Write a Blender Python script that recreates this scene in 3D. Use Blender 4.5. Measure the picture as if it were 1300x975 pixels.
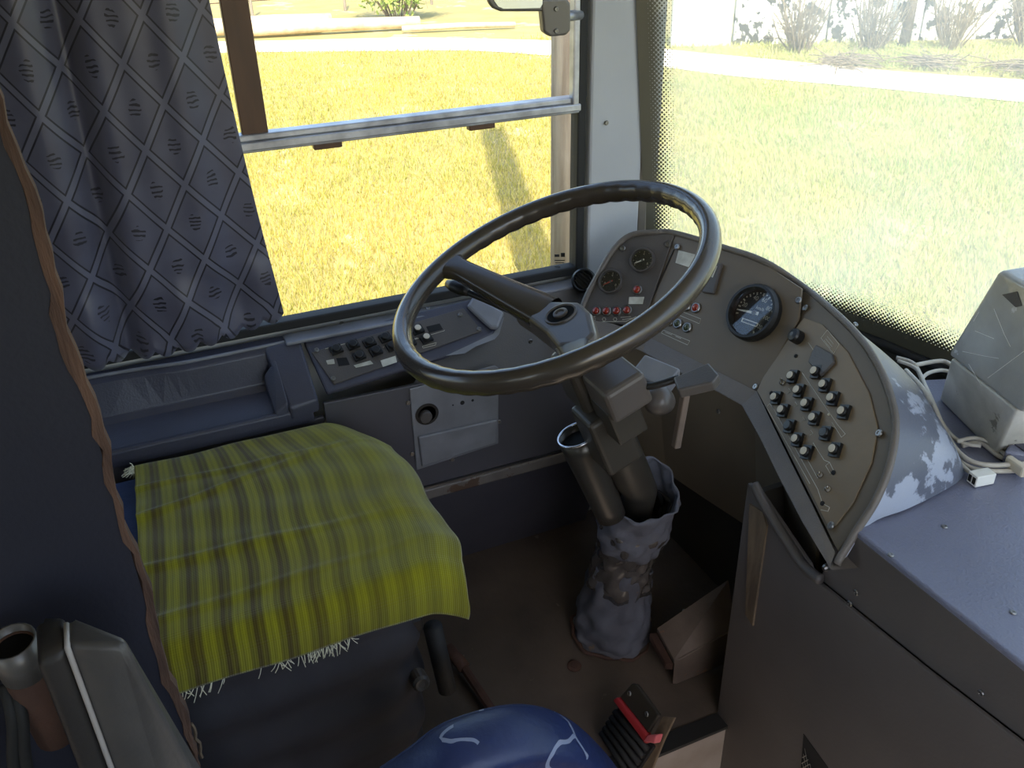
import bpy, bmesh, math, random
import numpy as np
from mathutils import Vector, Matrix
random.seed(7); RNG = np.random.default_rng(7)
for o in list(bpy.data.objects): bpy.data.objects.remove(o)
SC = bpy.context.scene
COL = SC.collection
PI = math.pi

# ------------------------------------------------------------------ camera
# x = right of the bus, y = forward, z = up, driver's platform at z = 0
FPX = 1125.0
def _n(v): v = np.array(v, float); return v / np.linalg.norm(v)
_Z = -_n((48, 2010, FPX)); _Y = np.array((3000, -709, FPX)); _Y = _n(_Y - _Z * _Y.dot(_Z)); _X = np.cross(_Y, _Z)
ROT = np.array([_X, _Y, _Z]); CAM = np.array([1.7, 0.0, 1.5])
cam = bpy.data.cameras.new('camera'); camo = bpy.data.objects.new('camera', cam); COL.objects.link(camo)
right, down, fwd = ROT[:, 0], ROT[:, 1], ROT[:, 2]
M = Matrix(((right[0], -down[0], -fwd[0], CAM[0]), (right[1], -down[1], -fwd[1], CAM[1]), (right[2], -down[2], -fwd[2], CAM[2]), (0, 0, 0, 1)))
camo.matrix_world = M
cam.sensor_width = 36.0; cam.lens = FPX / 1300 * 36.0; cam.clip_start = 0.02; cam.clip_end = 300
SC.camera = camo

# ------------------------------------------------------------------ sky, sun, exposure
SUN_EL = math.radians(50); SUN_H = (0.948, -0.316)
w = bpy.data.worlds.new('sky'); SC.world = w; w.use_nodes = True
nt = w.node_tree; bg = nt.nodes['Background']
sky = nt.nodes.new('ShaderNodeTexSky'); sky.sky_type = 'NISHITA'; sky.sun_disc = False
sky.sun_elevation = SUN_EL; sky.sun_rotation = math.atan2(SUN_H[0], SUN_H[1]); sky.air_density = 1.0; sky.dust_density = 1.5
nt.links.new(sky.outputs[0], bg.inputs[0]); bg.inputs[1].default_value = 0.30
sl = bpy.data.lights.new('sun', 'SUN'); sl.energy = 5.0; sl.angle = math.radians(0.6); sl.color = (1.0, 0.93, 0.80)
so = bpy.data.objects.new('sun', sl); COL.objects.link(so)
sd = Vector((SUN_H[0] * math.cos(SUN_EL), SUN_H[1] * math.cos(SUN_EL), math.sin(SUN_EL)))
so.rotation_euler = sd.to_track_quat('Z', 'Y').to_euler(); so.location = sd * 20
vs = SC.view_settings; vs.view_transform = 'Standard'; vs.look = 'None'; vs.gamma = 1.0; vs.use_curve_mapping = False
vs.exposure = 0.86

# ------------------------------------------------------------------ pixel helpers (a pixel gives a direction only)
def ray(px, py): return ROT @ np.array([px - 650.0, py - 487.5, FPX])
def onx(px, py, x): d = ray(px, py); return CAM + d * ((x - CAM[0]) / d[0])
def ony(px, py, y): d = ray(px, py); return CAM + d * ((y - CAM[1]) / d[1])
def onz(px, py, z): d = ray(px, py); return CAM + d * ((z - CAM[2]) / d[2])
class Plane:
    def __init__(s, a, b, c, up=(0, 0, 1)):
        a, b, c = (np.array(q, float) for q in (a, b, c))
        m = _n(np.cross(b - a, c - a))
        if m.dot(CAM - a) < 0: m = -m
        s.o, s.n = a, m
        s.v = _n(np.array(up, float) - m * m.dot(up)); s.u = np.cross(s.v, m)
    def at(s, px, py, off=0.0):
        d = ray(px, py); t = (s.o + s.n * off - CAM).dot(s.n) / d.dot(s.n); return CAM + d * t
    def mat(s, px, py, off=0.0, rot=0.0):
        p = s.at(px, py) + s.n * off; c, q = math.cos(rot), math.sin(rot)
        u = s.u * c + s.v * q; v = s.v * c - s.u * q
        return Matrix(((u[0], v[0], s.n[0], p[0]), (u[1], v[1], s.n[1], p[1]), (u[2], v[2], s.n[2], p[2]), (0, 0, 0, 1)))

# ------------------------------------------------------------------ materials
def lin(c): return tuple(((v / 255) / 12.92 if v / 255 <= 0.04045 else ((v / 255 + 0.055) / 1.055) ** 2.4) for v in c)
MATS = {}
def mat(name, rgb, rough=0.5, metal=0.0, rgb2=None, scale=12.0, bump=0.0, bscale=80.0, spec=0.5, wear=None, wscale=9.0, wthr=0.66, coat=0.0, sheen=0.0, stretch=None):
    m = bpy.data.materials.new(name); m.use_nodes = True; t = m.node_tree; b = t.nodes['Principled BSDF']
    b.inputs['Roughness'].default_value = rough; b.inputs['Metallic'].default_value = metal
    b.inputs['Specular IOR Level'].default_value = spec; b.inputs['Coat Weight'].default_value = coat; b.inputs['Sheen Weight'].default_value = sheen
    c1 = lin(rgb) + (1,); b.inputs['Base Color'].default_value = c1
    tc = t.nodes.new('ShaderNodeTexCoord'); src = tc.outputs['Object']
    if stretch:
        mp = t.nodes.new('ShaderNodeMapping'); mp.inputs['Scale'].default_value = stretch; t.links.new(src, mp.inputs[0]); src = mp.outputs[0]
    out = None
    if rgb2 is not None:
        nz = t.nodes.new('ShaderNodeTexNoise'); nz.inputs['Scale'].default_value = scale; nz.inputs['Detail'].default_value = 6; t.links.new(src, nz.inputs['Vector'])
        mx = t.nodes.new('ShaderNodeMix'); mx.data_type = 'RGBA'; mx.inputs[6].default_value = c1; mx.inputs[7].default_value = lin(rgb2) + (1,)
        rp = t.nodes.new('ShaderNodeMapRange'); rp.inputs[1].default_value = 0.35; rp.inputs[2].default_value = 0.68
        t.links.new(nz.outputs[0], rp.inputs[0]); t.links.new(rp.outputs[0], mx.inputs[0]); out = mx.outputs[2]
    if wear is not None:
        nz = t.nodes.new('ShaderNodeTexNoise'); nz.inputs['Scale'].default_value = wscale; nz.inputs['Detail'].default_value = 8; nz.inputs['Roughness'].default_value = 0.6; t.links.new(src, nz.inputs['Vector'])
        rp = t.nodes.new('ShaderNodeMapRange'); rp.inputs[1].default_value = wthr; rp.inputs[2].default_value = wthr + 0.02; t.links.new(nz.outputs[0], rp.inputs[0])
        mx = t.nodes.new('ShaderNodeMix'); mx.data_type = 'RGBA'; mx.inputs[6].default_value = c1; mx.inputs[7].default_value = lin(wear) + (1,)
        if out: t.links.new(out, mx.inputs[6])
        t.links.new(rp.outputs[0], mx.inputs[0]); out = mx.outputs[2]
    if out: t.links.new(out, b.inputs['Base Color'])
    if bump:
        nz = t.nodes.new('ShaderNodeTexNoise'); nz.inputs['Scale'].default_value = bscale; nz.inputs['Detail'].default_value = 4; t.links.new(src, nz.inputs['Vector'])
        bp = t.nodes.new('ShaderNodeBump'); bp.inputs['Strength'].default_value = bump; bp.inputs['Distance'].default_value = 0.004
        t.links.new(nz.outputs[0], bp.inputs['Height']); t.links.new(bp.outputs[0], b.inputs['Normal'])
    MATS[name] = m; return m
class NT:      # tiny node-math helper
    def __init__(s, m): s.t = m.node_tree; s.l = s.t.links
    def node(s, k, **kw):
        n = s.t.nodes.new(k)
        for a, v in kw.items(): setattr(n, a, v)
        return n
    def m(s, op, a, b=None, c=None):
        n = s.node('ShaderNodeMath', operation=op)
        for i, v in enumerate((a, b, c)):
            if v is None: continue
            if isinstance(v, (int, float)): n.inputs[i].default_value = v
            else: s.l.new(v, n.inputs[i])
        return n.outputs[0]
    def mix(s, f, a, b):
        n = s.node('ShaderNodeMix', data_type='RGBA')
        for i, v in ((0, f), (6, a), (7, b)):
            if isinstance(v, tuple): n.inputs[i].default_value = v
            elif isinstance(v, (int, float)): n.inputs[i].default_value = v
            else: s.l.new(v, n.inputs[i])
        return n.outputs[2]
    def noise(s, vec, scale, det=4):
        n = s.node('ShaderNodeTexNoise'); n.inputs['Scale'].default_value = scale; n.inputs['Detail'].default_value = det
        if vec is not None: s.l.new(vec, n.inputs['Vector'])
        return n.outputs[0]
    def ramp(s, v, a, b, c=0.0, d=1.0):
        n = s.node('ShaderNodeMapRange'); s.l.new(v, n.inputs[0])
        for i, q in enumerate((a, b, c, d)): n.inputs[i + 1].default_value = q
        return n.outputs[0]

mat('plastic_blue', (70, 70, 82), 0.42, rgb2=(60, 60, 72), scale=5, bump=0.15, bscale=260, wear=(88, 89, 98), wscale=22, wthr=0.80)
mat('plastic_dark', (84, 78, 74), 0.45, rgb2=(74, 69, 66), scale=6, bump=0.15, bscale=300)
mat('panel_side', (80, 77, 80), 0.5, rgb2=(70, 67, 72), scale=4, bump=0.08, bscale=200)
mat('panel_low', (84, 80, 84), 0.55, rgb2=(70, 67, 72), scale=5, bump=0.1)
mat('console_top', (118, 120, 138), 0.42, rgb2=(108, 110, 128), scale=3, bump=0.35, bscale=240, spec=0.6)
mat('console_rear', (94, 87, 83), 0.6, rgb2=(82, 76, 73), scale=4, bump=0.1, bscale=150)
mat('shell_paint', (100, 104, 116), 0.38, rgb2=(90, 94, 106), scale=4, bump=0.15, bscale=200, wear=(158, 164, 178), wscale=7.5, wthr=0.51)
mat('dash_face_veil', (106, 93, 75), 0.5, rgb2=(96, 84, 68), scale=5, bump=0.06, bscale=200)  # lightened: glare veil over dash and knee panel is mixed into this colour
mat('dash_tan_veil', (134, 115, 88), 0.5, rgb2=(116, 100, 78), scale=7, bump=0.06, bscale=200)  # tan lifted by the same glare haze, painted into the base colour
mat('dash_rail', (108, 100, 92), 0.45, bump=0.3, bscale=400, rgb2=(96, 89, 82), scale=9)
mat('wheel', (66, 58, 50), 0.26, rgb2=(56, 50, 43), scale=6, spec=0.6, coat=0.3)  # black rim raised to brownish grey; haze put into the colour
mat('wheel_hub', (94, 86, 80), 0.35, rgb2=(82, 75, 70), scale=6)
mat('black', (26, 25, 24), 0.4); mat('black_matt', (20, 19, 19), 0.85); mat('rubber', (30, 29, 28), 0.7)
mat('column_black', (62, 56, 48), 0.4, rgb2=(52, 47, 40), scale=10)
mat('chrome', (190, 190, 195), 0.22, 1.0); mat('steel', (140, 138, 135), 0.35, 1.0); mat('cover_metal', (74, 69, 62), 0.3, 0.5)
mat('alu', (200, 202, 208), 0.38, 0.65, rgb2=(150, 150, 156), scale=20, wear=(90, 84, 78), wscale=40, wthr=0.72)
mat('plate_grey', (132, 132, 136), 0.5, 0.2, rgb2=(116, 115, 118), scale=14, wear=(78, 74, 72), wscale=30, wthr=0.70)
mat('white', (225, 224, 216), 0.5); mat('label_white', (205, 203, 192), 0.6, rgb2=(170, 166, 152), scale=40)
mat('offwhite', (206, 196, 176), 0.5); mat('lens_red', (150, 44, 24), 0.15, rgb2=(120, 30, 18), scale=90, coat=0.5); mat('lens_green', (58, 66, 48), 0.15, coat=0.5)
mat('dial', (36, 34, 32), 0.5); mat('needle_white', (225, 220, 210), 0.5); mat('needle_red', (180, 60, 40), 0.5)
mat('print', (196, 190, 174), 0.6)
mat('pillar', (182, 184, 188), 0.55, rgb2=(172, 174, 178), scale=3, bump=0.05)
mat('pillar_dark', (124, 116, 104), 0.6, rgb2=(110, 103, 92))
mat('partition_face', (31, 33, 47), 0.62, rgb2=(25, 27, 42), scale=4, bump=0.12, bscale=150, wear=(74, 72, 84), wscale=18, wthr=0.76)
mat('raw_edge', (96, 70, 56), 0.8, rgb2=(58, 40, 33), scale=10, bump=0.5, bscale=60, stretch=(6, 6, 0.9))
mat('wood_worn', (120, 102, 80), 0.8, rgb2=(82, 68, 54), scale=9, bump=0.4, bscale=60, stretch=(5, 5, 0.8))
mat('floor_dirt', (98, 84, 72), 0.85, rgb2=(76, 65, 56), scale=5, bump=0.4, bscale=60, wear=(112, 98, 84), wscale=10, wthr=0.66)
mat('aisle', (168, 158, 150), 0.7, rgb2=(130, 118, 108), scale=5)
mat('firewall', (74, 66, 56), 0.7, rgb2=(64, 57, 48), scale=5)
mat('cushion_blue', (44, 62, 104), 0.6, rgb2=(34, 50, 88), scale=20, bump=0.2)
mat('seat_fabric', (58, 56, 60), 0.75, rgb2=(46, 44, 48), scale=10, bump=0.2, bscale=40)
mat('vinyl_grey', (84, 80, 77), 0.45, rgb2=(68, 65, 64), scale=7, bump=0.35, bscale=45)
mat('vinyl_dark', (48, 44, 42), 0.5, rgb2=(40, 37, 36), scale=9, bump=0.2)
mat('piping', (170, 164, 160), 0.5)
mat('denim', (106, 106, 114), 0.85, rgb2=(82, 79, 82), scale=12, bump=0.5, bscale=60, wear=(112, 92, 76), wscale=12, wthr=0.64)
mat('plastic_wrap', (78, 70, 64), 0.2, rgb2=(96, 90, 86), scale=16, bump=0.9, bscale=28, coat=0.6)
mat('rust', (96, 66, 52), 0.85, rgb2=(70, 50, 42), scale=18, bump=0.4, bscale=90)
mat('pedal_metal', (112, 96, 84), 0.7, rgb2=(92, 78, 68), scale=14, bump=0.2, wear=(112, 84, 66), wscale=16, wthr=0.66)
mat('red_tape', (178, 52, 54), 0.45, rgb2=(150, 40, 44), scale=20); mat('pink_tape', (214, 104, 108), 0.5)
mat('cable', (196, 190, 178), 0.5, rgb2=(172, 164, 150), scale=30)
mat('bag_plastic', (178, 176, 168), 0.25, rgb2=(150, 148, 140), scale=9, bump=0.8, bscale=22, coat=0.5, wear=(206, 206, 204), wscale=14, wthr=0.6)
mat('bag_light', (216, 212, 202), 0.35, rgb2=(176, 172, 160), scale=12, bump=0.7, bscale=30, wear=(120, 116, 106), wscale=18, wthr=0.68)
mat('strip', (122, 114, 106), 0.5, 0.2, rgb2=(104, 96, 90), scale=12, wear=(92, 72, 58), wscale=16, wthr=0.58); mat('foam_cream', (206, 192, 170), 0.9, bump=0.3)
mat('thread', (210, 206, 180), 0.9)
mat('pole_wood', (150, 140, 126), 0.9, rgb2=(120, 108, 94), scale=6, bump=0.4, stretch=(4, 4, 0.5))
mat('log', (226, 206, 172), 0.85, rgb2=(196, 170, 136), scale=6, bump=0.3)
mat('whitewash', (232, 230, 222), 0.85, rgb2=(208, 204, 194), scale=3, bump=0.2, wear=(70, 70, 66), wscale=5, wthr=0.53)
mat('whitewash_clean', (240, 238, 230), 0.85, rgb2=(226, 222, 212), scale=3)
mat('ground', (168, 154, 98), 0.95, rgb2=(146, 138, 82), scale=1.4, bump=0.3, bscale=20, wear=(186, 172, 128), wscale=1.0, wthr=0.60)
mat('road', (236, 226, 206), 0.95, rgb2=(216, 204, 180), scale=3, bump=0.2)
mat('bark', (122, 108, 90), 0.9, rgb2=(92, 80, 66), scale=14, bump=0.5)
mat('twig', (138, 124, 102), 0.9, rgb2=(112, 98, 80), scale=8)
mat('bushleaf', (120, 150, 60), 0.8, rgb2=(168, 178, 86), scale=4)
mat('roof_lining', (190, 188, 182), 0.8); mat('outer_paint', (200, 196, 186), 0.5)
mat('stile_brown', (96, 66, 44), 0.45, rgb2=(80, 54, 36), scale=10, stretch=(4, 4, 0.6))
mat('bracket_grey', (112, 108, 104), 0.4, 0.4)
mat('mirror_face', (210, 214, 216), 0.05, 1.0)

def glass(name, film, tint=(0.97, 0.98, 0.97), frit=False):
    m = bpy.data.materials.new(name); m.use_nodes = True; t = m.node_tree; h = NT(m)
    for nd in list(t.nodes):
        if nd.type == 'BSDF_PRINCIPLED': t.nodes.remove(nd)
    out = [n for n in t.nodes if n.type == 'OUTPUT_MATERIAL'][0]
    tr = h.node('ShaderNodeBsdfTransparent'); tr.inputs[0].default_value = tint + (1,)
    gl = h.node('ShaderNodeBsdfGlossy'); gl.inputs['Roughness'].default_value = 0.02
    lw = h.node('ShaderNodeLayerWeight'); lw.inputs[0].default_value = 0.5; frs = h.m('ADD', h.m('MULTIPLY', h.m('POWER', lw.outputs['Facing'], 5.0), 0.85), 0.06)
    tl = h.node('ShaderNodeBsdfTranslucent'); tl.inputs[0].default_value = (0.95, 0.94, 0.88, 1)
    tc = h.node('ShaderNodeTexCoord')
    nz = h.noise(tc.outputs['Object'], 3.0, 6)
    f = h.ramp(nz, 0.3, 0.75, film * 0.6, film * 1.4)
    m1 = h.node('ShaderNodeMixShader'); t.links.new(f, m1.inputs[0]); t.links.new(tr.outputs[0], m1.inputs[1]); t.links.new(tl.outputs[0], m1.inputs[2])
    m2 = h.node('ShaderNodeMixShader'); t.links.new(frs, m2.inputs[0]); t.links.new(m1.outputs[0], m2.inputs[1]); t.links.new(gl.outputs[0], m2.inputs[2])
    res = m2.outputs[0]
    if frit:       # ceramic border: solid band, then printed dots that shrink away from the edge
        uv = h.node('ShaderNodeUVMap'); sp = h.node('ShaderNodeSeparateXYZ'); t.links.new(uv.outputs[0], sp.inputs[0])
        u, v = sp.outputs[0], sp.outputs[1]
        dist = h.m('MINIMUM', h.m('ADD', u, 0.022), v)          # metres from the glass edge
        P = 0.0095
        a = h.m('MULTIPLY', h.m('ADD', u, v), 1 / P); b = h.m('MULTIPLY', h.m('SUBTRACT', u, v), 1 / P)
        fa = h.m('SUBTRACT', h.m('FRACT', a), 0.5); fb = h.m('SUBTRACT', h.m('FRACT', b), 0.5)
        r = h.m('SQRT', h.m('ADD', h.m('MULTIPLY', fa, fa), h.m('MULTIPLY', fb, fb)))
        rad = h.ramp(dist, 0.042, 0.092, 0.66, 0.12)
        dots = h.m('MULTIPLY', h.m('LESS_THAN', r, rad), h.m('LESS_THAN', dist, 0.095))
        solid = h.m('LESS_THAN', dist, 0.045)
        k = h.m('MAXIMUM', dots, solid)
        df = h.node('ShaderNodeBsdfPrincipled'); df.inputs['Base Color'].default_value = lin((92, 88, 72)) + (1,); df.inputs['Roughness'].default_value = 0.5
        m3 = h.node('ShaderNodeMixShader'); t.links.new(k, m3.inputs[0]); t.links.new(res, m3.inputs[1]); t.links.new(df.outputs[0], m3.inputs[2]); res = m3.outputs[0]
    t.links.new(res, out.inputs[0]); MATS[name] = m
glass('glass_side', 0.015, (0.98, 0.97, 0.93)); glass('glass_slide', 0.02, (0.97, 0.96, 0.92)); glass('glass_front', 0.42, (0.97, 1.0, 0.95), frit=True); glass('glass_gauge', 0.01)

def curtain_material():
    m = bpy.data.materials.new('curtain'); m.use_nodes = True; h = NT(m); t = m.node_tree; b = t.nodes['Principled BSDF']
    uv = h.node('ShaderNodeUVMap'); sp = h.node('ShaderNodeSeparateXYZ'); t.links.new(uv.outputs[0], sp.inputs[0]); u, v = sp.outputs[0], sp.outputs[1]
    W_, H_ = 0.105, 0.142
    a = h.m('ADD', h.m('MULTIPLY', u, 1 / W_), h.m('MULTIPLY', v, 1 / H_)); c = h.m('SUBTRACT', h.m('MULTIPLY', u, 1 / W_), h.m('MULTIPLY', v, 1 / H_))
    def tri(x): return h.m('ABSOLUTE', h.m('SUBTRACT', h.m('FRACT', x), 0.5))     # 0.5 at cell edge
    da, dc = h.m('SUBTRACT', 0.5, tri(a)), h.m('SUBTRACT', 0.5, tri(c))             # distance to the diamond lines
    d = h.m('MINIMUM', da, dc)
    band = h.m('LESS_THAN', d, 0.055)
    line = h.m('MULTIPLY', h.m('GREATER_THAN', d, 0.056), h.m('LESS_THAN', d, 0.092))
    # motif: a curly sprig in the middle of every diamond
    ca, cc = h.m('SUBTRACT', h.m('FRACT', a), 0.5), h.m('SUBTRACT', h.m('FRACT', c), 0.5)
    rr = h.m('SQRT', h.m('ADD', h.m('MULTIPLY', ca, ca), h.m('MULTIPLY', cc, cc)))
    wv = h.node('ShaderNodeTexWave'); wv.wave_type = 'RINGS'; wv.inputs['Scale'].default_value = 38; wv.inputs['Distortion'].default_value = 6; wv.inputs['Detail'].default_value = 2; t.links.new(uv.outputs[0], wv.inputs[0])
    mot = h.m('MULTIPLY', h.m('LESS_THAN', h.m('ADD', rr, h.m('MULTIPLY', h.noise(uv.outputs[0], 60, 2), 0.20)), 0.25), h.m('GREATER_THAN', wv.outputs[0], 0.62))
    tc = h.node('ShaderNodeTexCoord')
    base = h.mix(h.ramp(h.noise(uv.outputs[0], 9, 5), 0.35, 0.65), lin((98, 98, 116)) + (1,), lin((86, 85, 102)) + (1,))
    col = h.mix(band, base, lin((106, 106, 124)) + (1,))
    col = h.mix(h.m('MULTIPLY', h.m('MAXIMUM', line, mot), 0.9), col, lin((34, 32, 40)) + (1,))
    t.links.new(col, b.inputs['Base Color']); b.inputs['Roughness'].default_value = 0.38; b.inputs['Sheen Weight'].default_value = 0.2
    hgt = h.m('SUBTRACT', h.m('ADD', band, 0.0), h.m('MAXIMUM', line, mot))
    bp = h.node('ShaderNodeBump'); bp.inputs['Strength'].default_value = 0.5; bp.inputs['Distance'].default_value = 0.002; t.links.new(hgt, bp.inputs['Height']); t.links.new(bp.outputs[0], b.inputs['Normal'])
    tl = h.node('ShaderNodeBsdfTranslucent'); t.links.new(col, tl.inputs[0])
    ms = h.node('ShaderNodeMixShader'); ms.inputs[0].default_value = 0.12; out = [n for n in t.nodes if n.type == 'OUTPUT_MATERIAL'][0]
    t.links.new(b.outputs[0], ms.inputs[1]); t.links.new(tl.outputs[0], ms.inputs[2]); t.links.new(ms.outputs[0], out.inputs[0])
    MATS['curtain'] = m
curtain_material()
def knit_material():
    m = bpy.data.materials.new('knit'); m.use_nodes = True; h = NT(m); t = m.node_tree; b = t.nodes['Principled BSDF']
    uv = h.node('ShaderNodeUVMap'); sp = h.node('ShaderNodeSeparateXYZ'); t.links.new(uv.outputs[0], sp.inputs[0]); u, v = sp.outputs[0], sp.outputs[1]
    wob = h.m('MULTIPLY', h.m('SUBTRACT', h.noise(uv.outputs[0], 6, 2), 0.5), 0.010)
    uu = h.m('ADD', u, wob)
    s = h.m('SINE', h.m('MULTIPLY', uu, 2 * PI / 0.047))
    s2 = h.m('SINE', h.m('MULTIPLY', uu, 2 * PI / 0.0118))
    stripe = h.m('ADD', h.m('MULTIPLY', s, 0.5), h.m('MULTIPLY', s2, 0.28))
    k = h.ramp(stripe, -0.55, 0.55)
    fade = h.ramp(u, 0.22, 0.44, 1.0, 0.45)                        # stripes run out towards the front hem
    olive = lin((140, 136, 28)) + (1,); dark = lin((78, 66, 22)) + (1,)
    col = h.mix(h.m('MULTIPLY', h.m('SUBTRACT', 1.0, k), fade), olive, dark)
    col = h.mix(h.m('MULTIPLY', h.ramp(h.noise(uv.outputs[0], 5, 4), 0.50, 0.75), 0.30), col, lin((104, 84, 26)) + (1,))
    t.links.new(col, b.inputs['Base Color']); b.inputs['Roughness'].default_value = 0.95; b.inputs['Sheen Weight'].default_value = 0.3; b.inputs['Specular IOR Level'].default_value = 0.1
    rib = h.m('SINE', h.m('MULTIPLY', u, 2 * PI / 0.0035)); rib2 = h.m('MULTIPLY', h.m('SINE', h.m('MULTIPLY', v, 2 * PI / 0.003)), 0.5)
    bp = h.node('ShaderNodeBump'); bp.inputs['Strength'].default_value = 0.35; bp.inputs['Distance'].default_value = 0.001; t.links.new(h.m('ADD', rib, rib2), bp.inputs['Height']); t.links.new(bp.outputs[0], b.inputs['Normal'])
    MATS['knit'] = m
knit_material()
def crack_material():
    m = mat('vinyl_blue', (32, 46, 88), 0.45, rgb2=(26, 38, 74), scale=9, bump=0.35, bscale=70)
    h = NT(m); t = m.node_tree; b = t.nodes['Principled BSDF']
    tc = h.node('ShaderNodeTexCoord'); vo = h.node('ShaderNodeTexVoronoi', feature='DISTANCE_TO_EDGE'); vo.inputs['Scale'].default_value = 8.5
    nz = h.node('ShaderNodeTexNoise'); nz.inputs['Scale'].default_value = 14; t.links.new(tc.outputs['Object'], nz.inputs[0])
    ad = h.node('ShaderNodeVectorMath', operation='MULTIPLY_ADD'); t.links.new(nz.outputs[1], ad.inputs[0]); ad.inputs[1].default_value = (.06, .06, .06); t.links.new(tc.outputs['Object'], ad.inputs[2]); t.links.new(ad.outputs[0], vo.inputs['Vector'])
    cr = h.m('MULTIPLY', h.m('LESS_THAN', vo.outputs[0], 0.022), h.m('GREATER_THAN', h.noise(tc.outputs['Object'], 7, 2), 0.56))
    src = b.inputs['Base Color'].links[0].from_socket
    col = h.mix(cr, src, lin((130, 138, 160)) + (1,)); t.links.new(col, b.inputs['Base Color'])
crack_material()
def grass_material(name, a, b_, c):
    m = bpy.data.materials.new(name); m.use_nodes = True; h = NT(m); t = m.node_tree; b = t.nodes['Principled BSDF']
    tc = h.node('ShaderNodeTexCoord'); o = tc.outputs['Object']
    n1 = h.ramp(h.noise(o, 0.7, 3), 0.4, 0.62); n2 = h.ramp(h.noise(o, 26, 2), 0.42, 0.62)
    col = h.mix(n2, h.mix(n1, lin(a) + (1,), lin(b_) + (1,)), lin(c) + (1,))
    sp = h.node('ShaderNodeSeparateXYZ'); t.links.new(o, sp.inputs[0])
    zone = h.m('ADD', h.m('ADD', sp.outputs[1], h.m('MULTIPLY', sp.outputs[0], 0.6)), h.m('MULTIPLY', h.noise(o, 0.6, 3), 1.2))
    green = h.mix(n2, h.mix(n1, lin((178, 182, 100)) + (1,), lin((150, 172, 88)) + (1,)), lin((212, 208, 150)) + (1,))
    col = h.mix(h.ramp(zone, 1.0, 3.0), col, green)
    t.links.new(col, b.inputs['Base Color']); b.inputs['Roughness'].default_value = 0.7; b.inputs['Specular IOR Level'].default_value = 0.2
    tl = h.node('ShaderNodeBsdfTranslucent'); t.links.new(col, tl.inputs[0]); ms = h.node('ShaderNodeMixShader'); ms.inputs[0].default_value = 0.35
    out = [n for n in t.nodes if n.type == 'OUTPUT_MATERIAL'][0]; t.links.new(b.outputs[0], ms.inputs[1]); t.links.new(tl.outputs[0], ms.inputs[2]); t.links.new(ms.outputs[0], out.inputs[0])
    MATS[name] = m
grass_material('grass', (194, 178, 84), (168, 168, 76), (222, 204, 130))

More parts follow.
